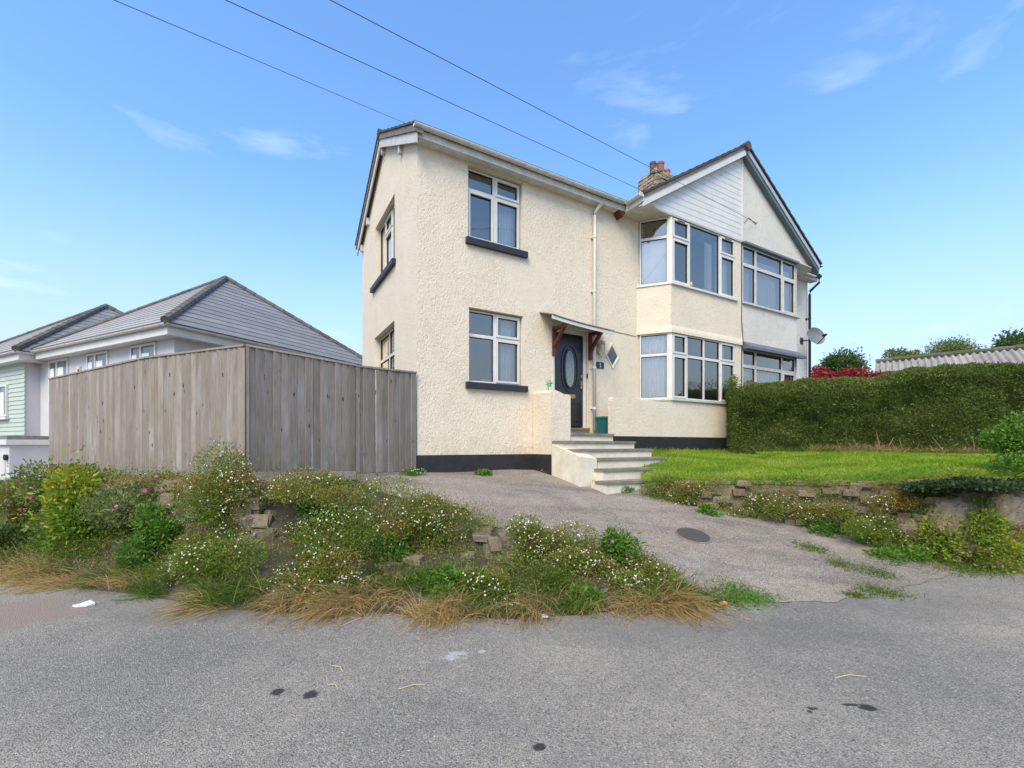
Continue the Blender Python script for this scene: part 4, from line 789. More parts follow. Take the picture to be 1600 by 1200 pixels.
fence('middle grey timber fence section between the fence corner and the lower panel', FEN[1], G_, 2.975, 2.885, 1.24, 1.20, posts=(0.05,), battens=(0.02, 0.86))
fence('shorter grey timber fence panel butting against the cream house corner', G_ + Vector((0.02, -0.03, 0)), FEN[0] + Vector((0.0, 0.0, 0)), 2.868, 2.885, 1.16, 1.15, posts=(0.08,), battens=(0.03,))

# ------------------------------------------------------------------ pale houses beyond the fence
LR = math.atan2(0.903, 0.43)
def pale_house(label, A, ze, W, Ln, rise, wall_y0, wall_y1, wallmat):
    e = thing('hip_roofed_house', label, 'house', (A[0], A[1], 0), LR)
    a, b, c, d = (0, 0, ze), (W, 0, ze), (W / 2, W / 2, ze + rise), (W / 2, Ln - W / 2, ze + rise)
    courses(e, (0, Ln, ze), (0, 0, ze), d, c, 16, GTILE_SUNLIT, th=0.02)            # long slope facing the street
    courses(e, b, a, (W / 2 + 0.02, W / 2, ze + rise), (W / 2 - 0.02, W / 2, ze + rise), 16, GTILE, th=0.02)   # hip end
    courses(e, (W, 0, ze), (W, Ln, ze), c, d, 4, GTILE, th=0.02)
    def hips(p, q, n, sc=0.12):
        p, q = Vector(p), Vector(q); p.z += 0.05; q.z += 0.05
        for k in range(n):
            m = MB(); m.tube([p.lerp(q, k / n), p.lerp(q, (k + 1.06) / n)], sc, 8, sc * 0.86); m.build('hip_tile', HIPT, e)
    hips(a, c, 17); hips(b, c, 17); hips((0, Ln, ze), d, 17, 0.09); hips(c, d, 1, 0.10); courses(e, (0, Ln, ze), (W, Ln, ze), (W / 2 - 0.02, Ln - W / 2, ze + rise), (W / 2 + 0.02, Ln - W / 2, ze + rise), 4, GTILE, th=0.02)
    m = MB(); m.box(0.10, 0.13, 0.13, Ln, ze - 0.30, ze - 0.02); m.box(0.10, W - 0.1, 0.10, 0.13, ze - 0.30, ze - 0.02); m.build('fascia', UPVC, e)
    m = MB(); m.box(0.13, 0.6, 0.13, Ln, ze - 0.30, ze - 0.28); m.box(0.6, W - 0.1, 0.13, 0.6, ze - 0.30, ze - 0.28); m.build('soffit', UPVC, e)
    m = MB(); half_pipe(m, ((0.03, 0.0, ze - 0.02), (0.03, Ln, ze - 0.02)), 0.07); half_pipe(m, ((W, 0.03, ze - 0.02), (0.0, 0.03, ze - 0.02)), 0.07); m.build('gutter', OLDW, e)
    m = MB(); m.box(0.45, W - 0.45, wall_y0, wall_y1, -0.05, ze - 0.29); m.build('wall', wallmat, e)
    return e
A1 = (-9.48, 12.0)
P1 = pale_house('pale lilac rendered house with grey hipped roof rising above the timber fence', A1, 4.98, 8.3, 8.45, 3.25, 0.45, 9.2, LILAC)
XW = lambda a, b, c: (0.45 - b, -a, c)     # facing the street: along is -y
DGL = simple('dark_pane', (0.12, 0.13, 0.14), (0.18, 0.19, 0.20), 3, 0.08, spec=0.9)
def far_window(par, fn, a0, a1, c0, c1, split):
    m = MB(fn); ring(m, a0, a1, c0, c1, 0.07, -0.02, 0.045); m.box(split - 0.04, split + 0.04, -0.02, 0.046, c0 + 0.07, c1 - 0.07); w_ = m.build('window', UPVC, par)
    for x0, x1 in ((a0 + 0.07, split - 0.04), (split + 0.04, a1 - 0.07)):
        m = MB(fn); m.box(x0, x1, 0.004, 0.015, c0 + 0.07, c1 - 0.07); m.build('pane', DGL, w_)
        m = MB(fn); m.box(x0, x0 + (x1 - x0) * 0.55, 0.0155, 0.018, c0 + 0.07, c1 - 0.28); m.build('blind', CURT, w_)
for y0, y1 in ((1.35, 2.78), (4.14, 5.55), (6.88, 8.37)): far_window(P1, XW, -y1, -y0, 3.2, 4.66, -y1 + (y1 - y0) * 0.42)
m = MB(); m.box(-0.75, 0.445, 7.7, 9.25, -0.05, 1.62); m.build('porch', LILAC, P1)
m = MB(); m.box(-0.85, 0.44, 7.6, 9.35, 1.623, 1.80); m.build('porch_fascia', UPVC, P1)
m = MB(); m.box(-0.8, 0.44, 7.7, 9.3, 1.803, 1.93); m.build('porch_roof', FELT, P1)
m = MB(); m.box(-0.775, -0.752, 8.0, 8.7, 0.0, 1.3); m.build('porch_door', UPVC, P1)
m = MB(); m.tube([(-0.77, 8.95, 1.28), (-1.15, 8.95, 1.22)], 0.12, 12, 0.17); m.build('extractor_hood', IRON, P1)
m = MB(); m.tube([(-0.755, 7.85, 1.2), (-0.83, 7.85, 1.2)], 0.10, 12); m.build('meter_cap', DARKP, P1)
m = MB(); m.box(0.40, 0.447, 5.98, 6.22, 4.02, 4.3); al = m.build('alarm_box', simple('alarm_cream', (0.72, 0.66, 0.45), None, 5, 0.5), P1); m = MB(); m.box(0.39, 0.401, 6.0, 6.1, 4.04, 4.2); m.build('alarm_panel', simple('alarm_blue', (0.03, 0.06, 0.25), None, 5, 0.5), al)
Rv, Lv = Vector((0.43, 0.903, 0)), Vector((-0.903, 0.43, 0))
A2 = Vector((A1[0], A1[1], 0)) + Rv * -0.387 + Lv * 8.46
P2 = pale_house('sage green boarded house with hipped roof beyond the lilac house', A2, 4.92, 8.3, 8.45, 3.25, 0.72, 8.1, LILAC)
z = 1.5; k = 0
while z < 4.62:
    m = MB(); m.hexa([(0.41, 0.70, z), (0.45, 0.70, z), (0.45, 8, z), (0.41, 8, z)], [(0.432, 0.70, z + 0.158), (0.45, 0.70, z + 0.158), (0.45, 8, z + 0.158), (0.432, 8, z + 0.158)]); m.build('weatherboard', GREENC, P2); z += 0.16
far_window(P2, lambda a, b, c: (0.40 - b, -a, c), -3.6, -2.1, 2.7, 3.9, -2.8)
m = MB(); m.box(0.30, 0.42, 2.0, 3.7, 2.58, 2.68); m.build('sill', UPVC, P2)
for k in range(3):
    m = MB(); m.box(0.40, 0.445, 0.95 + k * 0.75, 1.6 + k * 0.75, 0.1, 1.36); d_ = m.build('garage_door_panel', UPVC, P2); m = MB(); m.box(0.385, 0.402, 1.1 + k * 0.75, 1.45 + k * 0.75, 0.3, 1.2); m.build('pane', DGL, d_)
# low walls at the far left
q0, q1 = at(-120, 745, 9.9), at(82, 745, 10.6)
def low_wall(label, q0, q1, zt, th, body, cop):
    d = q1 - q0; e = thing('garden_wall', label, 'wall', (q0.x, q0.y, 0), math.atan2(d.y, d.x)); L_ = math.hypot(d.x, d.y)
    m = MB(); m.box(0, L_, 0, th, -0.05, zt - 0.07); m.build('wall_body', body, e); m = MB(); m.box(-0.02, L_ + 0.02, -0.04, th + 0.04, zt - 0.068, zt); m.build('coping', cop, e)
low_wall('low slate-blue garden wall with white coping by the green boarded house', q0, q1, 0.86, 0.25, simple('slate_blue', (0.16, 0.18, 0.21), (0.22, 0.22, 0.24), 4, 0.9, 0.5, 20), UPVC)
low_wall('lower white painted kerb wall beside the yellowing shrub', at(-120, 775, 8.2), at(66, 775, 8.7), 0.64, 0.3, UPVC, UPVC)

# ------------------------------------------------------------------ shed roof behind the hedge
e0, e1 = at(1368, 563, 16.5), at(1660, 546, 13.6); e0.z = e1.z = 4.72; d = e1 - e0; SH = thing('shed', 'old shed with mossy corrugated cement roof behind the hedge', 'shed', (e0.x, e0.y, 0), math.atan2(d.y, d.x)); L_ = d.length
ns = int(L_ / 0.85)
for k in range(ns):
    V = []; F = []; n = 30
    for i in range(n + 1):
        x = k * 0.85 + 0.87 * i / n; zc = 0.045 * math.cos(2 * math.pi * x / 0.17)
        for (yy, zz) in ((0, 4.72), (-2.2, 3.78)): V.append((x, yy, zz + zc + 0.004 * (k % 2)))
    for i in range(n): F.append((2 * i, 2 * i + 1, 2 * i + 3, 2 * i + 2))
    npmesh('roof_sheet', V, F, CORR, SH)
m = MB(); m.box(0, L_, 0.0, 2.2, 4.6, 4.68); m.box(0.1, L_ - 0.1, -1.9, 2, 0, 3.7); m.build('shed_wall', LILAC, SH)
for k in range(int(L_ / 0.5)):
    m = MB(); m.tube([(k * 0.5, 0, 4.76), (k * 0.5 + 0.5, 0, 4.76 + random.uniform(-.015, .015))], 0.10 + random.uniform(-.02, .02), 8); m.build('ridge_cap', MOSS if k % 3 else HIPT, SH)

# ------------------------------------------------------------------ overhead wires
def wire(label, E, px, py, dep, ext, sag):
    P = at(px, py, dep); d = P - E; Q = E + d * ext; pts = []
    for k in range(33):
        t = k / 32; p = E.lerp(Q, t); p.z -= sag * 4 * t * (1 - t); pts.append(p)
    m = MB(); m.tube(pts, 0.0042, 6); o = m.build('overhead_wire', CABLE, smooth=True, fix=False); recenter(o); return tag(o, label, 'wire', 'overhead wires')
wire('overhead wire running to the bracket on the white gable', H(S_at(1181, 0.62), 0.64, Z_at(349, S_at(1181, 0.62), 0.62)), 520, 2, 4.3, 2.2, 0.0)
wire('overhead wire running to the eave of the bay', H(4.9, 0.80, Z_at(303, 4.95, 0.8)), 357, 2, 4.3, 2.2, 0.0)
wire('overhead wire passing over the roof above the fence-side gable', at(640, 195.5, 11.2), 183, 2, 4.9, 2.2, 0.0)
o = MB(); s0, z0 = S_at(1181, 0.62), Z_at(349, S_at(1181, 0.62), 0.62); o.tube([(s0, -0.60, z0), (s0, -0.66, z0)], 0.014, 6); o.tube([(s0, -0.61, z0), (s0 - 0.3, -0.61, z0 + 0.08), (s0 - 0.5, -0.612, z0 - 0.1)], 0.006, 6); o.build('wire_bracket', CABLE, NH)

# ------------------------------------------------------------------ hedge
def poly_at(pts, t):
    pts = [Vector(p) for p in pts]; ls = [(b - a).length for a, b in zip(pts, pts[1:])]; tot = sum(ls); x = t * tot
    for a, b, l in zip(pts, pts[1:], ls):
        if x <= l: return a.lerp(b, x / l)
        x -= l
    return pts[-1]
HA, HB = Vector((5.22, 10.34, 0)), Vector((12.4, 8.05, 0)); hd = (HB - HA); HLN = hd.length; hd.normalize(); hn = Vector((hd.y, -hd.x, 0))   # hn faces the camera
def hedge_top(x):      # x metres along the near face
    p = HA + hd * x; px = HX + FPX * p.x / p.y
    tb = [(1130, 618), (1150, 608), (1180, 600), (1240, 596), (1330, 590), (1375, 589), (1420, 583), (1465, 577), (1490, 571), (1535, 570), (1600, 567), (1900, 560)]
    for (x0, y0), (x1, y1) in zip(tb, tb[1:]):
        if px <= x1: y = y0 + (y1 - y0) * (px - x0) / (x1 - x0); break
    return CAMZ + (HY - y) / FPX * (p.y + 0.25)
HG = thing('hedge', 'dense dark green clipped hedge between the lawn and the white house', 'hedge', HA + hd * 3)
ho = HA + hd * 3
n = 200000; xx = RNG.uniform(-0.05, HLN, n); w_ = RNG.random(n); zt = np.array([hedge_top(max(0, x)) for x in np.linspace(0, HLN, 200)]); ztop = np.interp(xx, np.linspace(0, HLN, 200), zt)
zb = 1.36; fr = w_ < 0.58; tp_ = (w_ >= 0.58) & (w_ < 0.94); en = w_ >= 0.94
dpt = np.where(fr, RNG.exponential(0.085, n), RNG.uniform(0.0, 1.25, n)); zz = np.where(fr | en, zb + (ztop - zb) * RNG.random(n) ** 0.9, ztop - RNG.exponential(0.09, n)); xx = np.where(en, RNG.exponential(0.07, n), xx)
bul = np.array([mno.noise(Vector((a * 1.3, c * 1.6, 3.1))) * 0.24 + mno.noise(Vector((a * 4, c * 4, 9))) * 0.11 for a, c in zip(xx, zz)])
rnd = np.clip((zz - (ztop - 0.35)) / 0.35, 0, 1) ** 2 * 0.22
dpt = np.where(fr, dpt - bul + rnd, dpt); zz = np.where(tp_, zz + bul * 0.6 - 0.22 * np.clip(1 - dpt / 0.25, 0, 1) ** 2, zz)
base = np.array(HA)[None] + np.outer(xx, np.array(hd)) - np.outer(dpt, np.array(hn)); base[:, 2] = zz
out = np.where(fr[:, None], np.array(hn)[None], np.where(en[:, None], -np.array(hd)[None], np.array([[0, 0, 1.0]])))
D = out * 0.8 + RNG.normal(size=(n, 3)) * 0.7 + np.array([[0, 0, 0.35]])
low = np.clip(1 - (zz - zb) / 0.6, 0, 1); val = np.clip(RNG.beta(2, 2.6, n) + 0.30 * (bul * 3) + low * 0.30 + np.where(tp_, 0.12, 0) + np.array([mno.noise(Vector((a * 0.9, c * 1.2, 20))) for a, c in zip(xx, zz)]) * 0.35, 0, 1)
Vv, Ff, vv = leaf_arrays(base - np.array(ho)[None], D, RNG.uniform(0.022, 0.05, n) * (1 + 0.8 * (RNG.random(n) < 0.06)), 0.42, val); o = npmesh('foliage', Vv, Ff, LF_HEDGE, HG, vv); o['kind'] = 'stuff'
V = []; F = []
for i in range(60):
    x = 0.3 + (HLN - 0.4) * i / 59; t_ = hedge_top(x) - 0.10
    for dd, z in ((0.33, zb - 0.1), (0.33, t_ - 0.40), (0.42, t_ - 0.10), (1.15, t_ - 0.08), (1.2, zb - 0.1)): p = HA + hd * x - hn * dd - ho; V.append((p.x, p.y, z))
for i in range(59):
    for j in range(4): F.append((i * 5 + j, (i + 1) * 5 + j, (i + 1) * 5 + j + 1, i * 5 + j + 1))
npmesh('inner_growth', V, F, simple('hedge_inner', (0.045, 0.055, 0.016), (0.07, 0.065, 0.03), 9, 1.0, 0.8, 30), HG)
for k in range(15):
    x = RNG.uniform(1.2, HLN - 2); p = HA + hd * x + hn * RNG.uniform(0.0, 0.06) - ho; m = MB(); q = p + Vector((RNG.uniform(-.3, .3), RNG.uniform(-.06, .02), 0)); h_ = RNG.uniform(0.12, 0.5)
    m.tube([(p.x, p.y, 1.36), ((p.x + q.x) / 2, (p.y + q.y) / 2, 1.4 + h_ * 0.5), (q.x, q.y, 1.4 + h_)], 0.012, 5, 0.005); m.build('stem', simple('dead_stem', (0.34, 0.26, 0.15), (0.25, 0.19, 0.11), 9, 0.9) if 'dead_stem' not in MATS else MATS['dead_stem'], HG)

# ------------------------------------------------------------------ crowns and shrubs behind
def crown(name, label, cat, P, rx, ry, rz, n, mat, size, lobes=9, trunk=True, group=None, spiky=0.0, asp=0.5):
    """tree or bush: P is the crown centre in world space"""
    P = Vector(P); e = thing(name, label, cat, (P.x, P.y, 0.0), None, group); c = np.array([0, 0, P.z])
    lc = RNG.normal(size=(lobes, 3)); lc = unit(lc) * RNG.uniform(0.35, 0.75, (lobes, 1)); lc[:, 2] = np.abs(lc[:, 2]) * 0.9 - 0.15; lr = RNG.uniform(0.28, 0.5, lobes)
    k = RNG.integers(0, lobes, n); d = unit(RNG.normal(size=(n, 3))); r = lr[k] * RNG.random(n) ** 0.4; q = lc[k] + d * r[:, None]
    if spiky: q += d * (RNG.random((n, 1)) < 0.12) * RNG.random((n, 1)) * spiky + np.array([[0, 0, 1]]) * (RNG.random((n, 1)) < 0.1) * RNG.random((n, 1)) * spiky
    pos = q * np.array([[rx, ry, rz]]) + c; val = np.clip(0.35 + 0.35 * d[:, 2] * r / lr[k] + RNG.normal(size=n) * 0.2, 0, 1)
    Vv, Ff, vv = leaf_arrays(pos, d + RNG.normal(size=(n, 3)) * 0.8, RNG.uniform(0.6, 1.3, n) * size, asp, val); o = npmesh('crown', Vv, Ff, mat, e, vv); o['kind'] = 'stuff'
    if trunk:
        m = MB(); m.tube([(0, 0, 0), (0.05, 0, P.z * 0.5), (0, 0.03, P.z)], 0.14, 8, 0.05)
        m.build('trunk', STAIN, e, smooth=True)
        for j in range(min(5, lobes)):
            m = MB(); a = lc[j] * np.array([rx, ry, rz]) * 0.8 + c; m.tube([(0.03, 0, P.z * 0.62), tuple((a + c) / 2 - np.array([0, 0, 0.15])), tuple(a)], 0.05, 6, 0.012); m.build('branch', STAIN, e)
    return e
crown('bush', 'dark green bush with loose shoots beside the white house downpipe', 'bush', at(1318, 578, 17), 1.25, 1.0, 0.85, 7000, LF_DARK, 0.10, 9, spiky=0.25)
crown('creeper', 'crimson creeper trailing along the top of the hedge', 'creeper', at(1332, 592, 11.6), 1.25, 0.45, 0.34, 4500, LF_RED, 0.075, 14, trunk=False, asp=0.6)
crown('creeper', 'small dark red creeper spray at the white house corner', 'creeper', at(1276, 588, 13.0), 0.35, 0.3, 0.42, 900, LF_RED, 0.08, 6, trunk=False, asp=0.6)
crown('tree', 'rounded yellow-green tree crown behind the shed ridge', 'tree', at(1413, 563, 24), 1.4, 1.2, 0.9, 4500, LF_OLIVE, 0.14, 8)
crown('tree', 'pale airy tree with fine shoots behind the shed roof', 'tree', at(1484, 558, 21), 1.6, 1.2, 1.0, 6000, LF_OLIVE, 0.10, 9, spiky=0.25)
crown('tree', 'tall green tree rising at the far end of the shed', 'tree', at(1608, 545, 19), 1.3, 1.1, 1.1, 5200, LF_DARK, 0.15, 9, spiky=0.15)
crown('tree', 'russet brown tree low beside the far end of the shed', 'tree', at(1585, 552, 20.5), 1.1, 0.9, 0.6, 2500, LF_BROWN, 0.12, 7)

# ------------------------------------------------------------------ lawn grass and bank grass
def tri_sample(V, na, nb, n, wfun=None):
    A = np.array([tuple(p) for p in V]).reshape(na, nb, 3); i = RNG.integers(0, na - 1, n); j = RNG.integers(0, nb - 1, n)
    area = np.linalg.norm(np.cross(A[1:, :-1] - A[:-1, :-1], A[:-1, 1:] - A[:-1, :-1]), axis=2); pr = (area / area.sum()).ravel(); k = RNG.choice(len(pr), n, p=pr); i, j = np.divmod(k, nb - 1)
    u_, v_ = RNG.random((n, 1)), RNG.random((n, 1)); P = A[i, j] * (1 - u_) * (1 - v_) + A[i + 1, j] * u_ * (1 - v_) + A[i, j + 1] * (1 - u_) * v_ + A[i + 1, j + 1] * u_ * v_; return P, i + u_[:, 0], j + v_[:, 0]
P, gi, gj = tri_sample(LAWNV, LNA, LNB, 90000)
keep = P[:, 0] < 11.5; P, gj = P[keep], gj[keep]; n = len(P)
D = np.array([[0, 0, 1.0]]) + RNG.normal(size=(n, 3)) * 0.45; edge = np.clip(1 - gj / 2.2, 0, 1); D[:, 1] -= edge * 1.2
pn = np.array([mno.noise(Vector((p[0] * 1.1, p[1] * 2.2, 0))) for p in P]); val = np.clip(0.42 + pn * 0.95 + RNG.normal(size=n) * 0.2, 0, 1)
h_ = RNG.uniform(0.035, 0.075, n) * (1 + edge * 2.2) * (1 + np.clip((gj - 20.5) / 2.5, 0, 1) * 1.2)
Vv, Ff, vv = blade_arrays(P, D, h_, RNG.uniform(0.0035, 0.006, n), RNG.uniform(0.1, 0.6, n), val); o = npmesh('lawn_grass', Vv, Ff, GR_LAWN, None, vv); tag(o, 'bright green mown lawn grass in front of the hedge', 'grass', kind='stuff')

NA, NB = 110, 26
BA = np.array([tuple(p) for p in BANKV]).reshape(NA, NB, 3)
def bank_pts(n, b0, b1, a0=0, a1=NA - 1):
    a = RNG.uniform(a0, a1 - 1e-3, n); b = RNG.uniform(b0, b1, n) * (NB - 1); i, j = a.astype(int), np.minimum(b.astype(int), NB - 2); u_, v_ = (a - i)[:, None], (b - j)[:, None]
    return BA[i, j] * (1 - u_) * (1 - v_) + BA[i + 1, j] * u_ * (1 - v_) + BA[i, j + 1] * (1 - u_) * v_ + BA[i + 1, j + 1] * u_ * v_
ft = np.array([tuple(p) for p in resample(FOOT, NA)]); crn = np.array([tuple(p) for p in resample(CREST, NA)])
def grass(name, label, n, b0, b1, hh, mat, droop, outw, vb, tuft, a0=0, a1=NA - 1, wd=(0.0025, 0.005), cat='grass', spread=0.10):
    nt_ = max(1, n // tuft); C = bank_pts(nt_ * 3, b0, b1, a0, a1); dn_ = np.array([mno.noise(Vector((c[0] * 1.6, c[1] * 1.6, len(name)))) for c in C]); C = C[np.argsort(-dn_ + RNG.normal(size=len(C)) * 0.25)][:nt_]; k = np.repeat(np.arange(nt_), tuft); n = len(k); P = C[k] + RNG.normal(size=(n, 3)) * np.array([[spread, spread, 0.015]])
    away = P - np.array([[1.0, 9.0, 0]]); away[:, 2] = 0; away = unit(away); az = RNG.normal(size=(nt_, 3))[k] * 0.35
    D = np.array([[0, 0, 1.0]]) + RNG.normal(size=(n, 3)) * 0.42 + away * outw + az; D[:, 2] = np.abs(D[:, 2]) * 0.9 + 0.08
    tone = RNG.normal(size=nt_)[k] * 0.16; val = np.clip(vb + tone + RNG.normal(size=n) * 0.16, 0, 1)
    Vv, Ff, vv = blade_arrays(P, D, RNG.uniform(hh[0], hh[1], n) * (0.75 + 0.5 * RNG.random(nt_)[k]), RNG.uniform(wd[0], wd[1], n), RNG.uniform(droop[0], droop[1], n), val)
    Vv[:, 2] = np.maximum(Vv[:, 2], 0.006 + 0.01 * RNG.random(len(Vv)))
    o = npmesh(name, Vv, Ff, mat, None, vv); return tag(o, label, cat, kind='stuff')
grass('dry_grass', 'dry golden grass drooping over the road edge along the bank', 15000, 0.0, 0.15, (0.12, 0.40), GR_DRY, (0.35, 1.05), 0.6, 0.36, 70, 0, 105, wd=(0.0018, 0.0036), spread=0.09)
grass('green_grass', 'long green grass tufts along the lower bank', 19000, 0.03, 0.40, (0.12, 0.34), GR_GREEN, (0.25, 0.85), 0.4, 0.36, 70, 2, 108, wd=(0.002, 0.0042), spread=0.08)
grass('green_grass', 'short green grass at the driveway mouth end of the bank', 5500, 0.1, 0.95, (0.07, 0.18), GR_GREEN, (0.2, 0.7), 0.3, 0.25, 40, 101, 109)
grass('dry_grass', 'wispy brown grass along the foot of the timber fence', 5000, 0.75, 1.0, (0.10, 0.26), GR_DRY, (0.3, 0.9), 0.3, 0.35, 30, 10, 66)
# low leafy ground cover
C = bank_pts(1000, 0.14, 0.98, 0, 104); nC = len(C); n = 70000; k = RNG.integers(0, nC, n); P = C[k] + RNG.normal(size=(n, 3)) * 0.075; P[:, 2] += 0.05
tone = RNG.random(nC)[k]; Vv, Ff, vv = leaf_arrays(P, RNG.normal(size=(n, 3)) + np.array([[0, -0.4, 0.6]]), RNG.uniform(0.014, 0.04, n), 0.4, np.clip(tone * 0.8 + RNG.normal(size=n) * 0.15, 0, 1)); o = npmesh('ground_cover', Vv, Ff, LF_FLEA, None, vv); tag(o, 'low brownish green weeds creeping over the roadside bank', 'weeds', kind='stuff')

# ------------------------------------------------------------------ rocks showing in the bank
bk = thing('rubble_wall', 'broken rubble stones showing through the plants under the driveway edge', 'wall', hit(400, 815))
b0 = Vector(bk.location)
for (cx, cy, wx, wy, n_) in ((285, 790, 45, 38, 20), (395, 812, 28, 34, 16), (770, 850, 48, 22, 16), (300, 830, 25, 25, 6), (620, 880, 25, 15, 5)):
    for k in range(n_):
        p = hit(cx + random.uniform(-wx, wx), cy + random.uniform(-wy, wy)); sz = random.uniform(0.10, 0.24); piece('stone', random.choice(ROCKS), bk, p - b0 + Vector((0, 0.02, 0)), (sz, sz * 0.7, sz * random.uniform(0.45, 0.8)), random.uniform(-.5, .5), random.uniform(-.3, .3))
sl_ = thing('concrete_slab', 'broken concrete slab edge jutting out below the driveway', 'slab', hit(775, 832)); m = MB(); m.prism([(-0.26, -0.03, -0.10), (-0.05, -0.075, -0.11), (0.10, -0.05, -0.11), (0.40, -0.11, -0.12), (0.43, 0.35, -0.1), (-0.28, 0.35, -0.1)], [(-0.28, -0.05, -0.025), (-0.06, -0.085, -0.04), (0.11, -0.06, -0.045), (0.42, -0.13, -0.055), (0.45, 0.35, -0.02), (-0.3, 0.35, -0.01)]); m.build('slab_top', CONC, sl_)
m = MB(); m.box(-0.12, 0.1, -0.085, 0.2, -0.26, -0.125); m.build('brick', BRICK, sl_)

# ------------------------------------------------------------------ planted clumps
def clump(name, label, cat, px, py, rpx, hpx, nl, mat, nf=0, group=None, leaf=(0.018, 0.042), asp=0.36, fmat=None, fr_=(0.006, 0.0105), pinkish=0.25, tilt=0.35, stems=0, flowername='flowers', shift=0.0, sprig=0.0):
    p = hit(px, py); d = p.y; r = rpx * d / FPX * 1.12; h_ = hpx * d / FPX * 1.1; e = thing(name, label, cat, p, None, group); nl = int(nl * 2.0); nf = int(nf * (1.15 if fmat is None else 2.6))
    nl_ = 10; lc = RNG.normal(size=(nl_, 3)) * np.array([[0.45, 0.40, 0.38]]); lc -= lc.mean(0); lc[:, 2] += 0.08; lr = RNG.uniform(0.35, 0.62, nl_); k = RNG.integers(0, nl_, nl); dr = unit(RNG.normal(size=(nl, 3))); rad = lr[k] * RNG.random(nl) ** 0.28
    q = lc[k] + dr * rad[:, None] + dr * (RNG.random((nl, 1)) < 0.12) * RNG.random((nl, 1)) * (0.14 + sprig); sc = np.array([[r, r * 0.75, h_]]); pos = q * sc; vd_ = -np.array([p.x, p.y, 0]) / math.hypot(p.x, p.y); pos += vd_[None] * (0.07 + shift)
    tone = RNG.random(nl_)[k]; val = np.clip(0.22 + 0.4 * tone + 0.12 * dr[:, 2] + RNG.normal(size=nl) * 0.18, 0, 1)
    Vv, Ff, vv = leaf_arrays(pos, dr * 0.8 + RNG.normal(size=(nl, 3)) * 0.6 + np.array([[0, 0, 0.35]]), RNG.uniform(leaf[0], leaf[1], nl), asp, val); o = npmesh('foliage', Vv, Ff, mat, e, vv); o['kind'] = 'stuff'
    ns_ = 60; kk = RNG.integers(0, nl, ns_); m = MB()
    a = RNG.normal(size=(ns_, 3)) * np.array([[r * 0.3, r * 0.2, 0.02]]); Vb, Fb, vb = blade_arrays(a, pos[kk] - a + 1e-3, np.linalg.norm(pos[kk] - a, axis=1), np.full(ns_, 0.0025), np.full(ns_, 0.05), np.full(ns_, 0.5)); o = npmesh('stems', Vb, Fb, mat, e, vb); o['kind'] = 'stuff'
    if nf:
        wl = RNG.random(nl_) ** 1.6 + 0.05; k = RNG.choice(nl_, nf * 4, p=wl / wl.sum()); dr = unit(RNG.normal(size=(nf * 4, 3)) + np.array([[0, -0.7, 0.5]])); q = lc[k] + dr * (lr[k] * 1.04)[:, None]
        dist = np.min(np.linalg.norm(q[:, None] - lc[None], axis=2) - lr[None], axis=1); q, dr = q[dist > -0.08][:nf], dr[dist > -0.08][:nf]; P_ = q * sc + vd_[None] * (0.08 + shift); P_[:, 2] += RNG.uniform(0, 0.03, len(P_)); n_ = len(P_)
        val = np.where(RNG.random(n_) < pinkish, RNG.uniform(0.5, 1, n_), RNG.uniform(0, 0.3, n_)); nrm = dr + RNG.normal(size=(n_, 3)) * tilt + np.array([[0, -0.4, 0.4]]); rr = RNG.uniform(fr_[0], fr_[1], n_) * np.where(val > 0.5, 0.7, 1)
        Vv, Ff, vv = disc_arrays(P_, nrm, rr, val, 8); o = npmesh(flowername, Vv, Ff, fmat or FL_WHITE, e, vv); o['kind'] = 'stuff'
        if fmat is None:
            Vc, Fc, vc = disc_arrays(P_ + unit(nrm) * 0.0022, nrm, rr * 0.38, val * 0, 6); o = npmesh('flower_centres', Vc, Fc, YELLOW, e, vc); o['kind'] = 'stuff'
    return e
FG = 'mexican fleabane clumps on the roadside bank'
for lb, px, py, r_, h_, nl, nf, pk in (
    ('tall rounded daisy mound in front of the long timber fence', 348, 775, 60, 62, 8500, 260, 0.45), ('daisy clump spilling below the tall rounded mound', 335, 880, 82, 48, 8000, 230, 0.25),
    ('pinkish daisy mat beneath the middle fence section', 478, 770, 80, 32, 7500, 230, 0.6), ('wide daisy drift in the middle of the bank', 530, 838, 95, 58, 11000, 360, 0.3),
    ('daisy clump at the foot of the bank below the wide drift', 500, 900, 60, 36, 5000, 150, 0.12), ('daisy clump hanging over the driveway corner of the bank', 668, 808, 58, 30, 5500, 150, 0.5),
    ('loose daisy clump beside the broken slab corner', 640, 850, 55, 36, 4500, 90, 0.3), ('rounded daisy clump growing beside the broken concrete slab', 836, 848, 42, 34, 4800, 170, 0.4),
    ('daisy drift along the driveway edge below the dry stalk', 915, 875, 62, 32, 6000, 210, 0.3), ('end daisy clump near the driveway mouth grass', 1005, 902, 48, 28, 4000, 130, 0.35),
    ('pale daisy clump at the road edge under the slab', 775, 930, 34, 40, 3200, 90, 0.1)):
    clump('fleabane_clump', lb, 'flowers', px, py, r_, h_, nl, LF_FLEA, nf, FG, pinkish=pk)
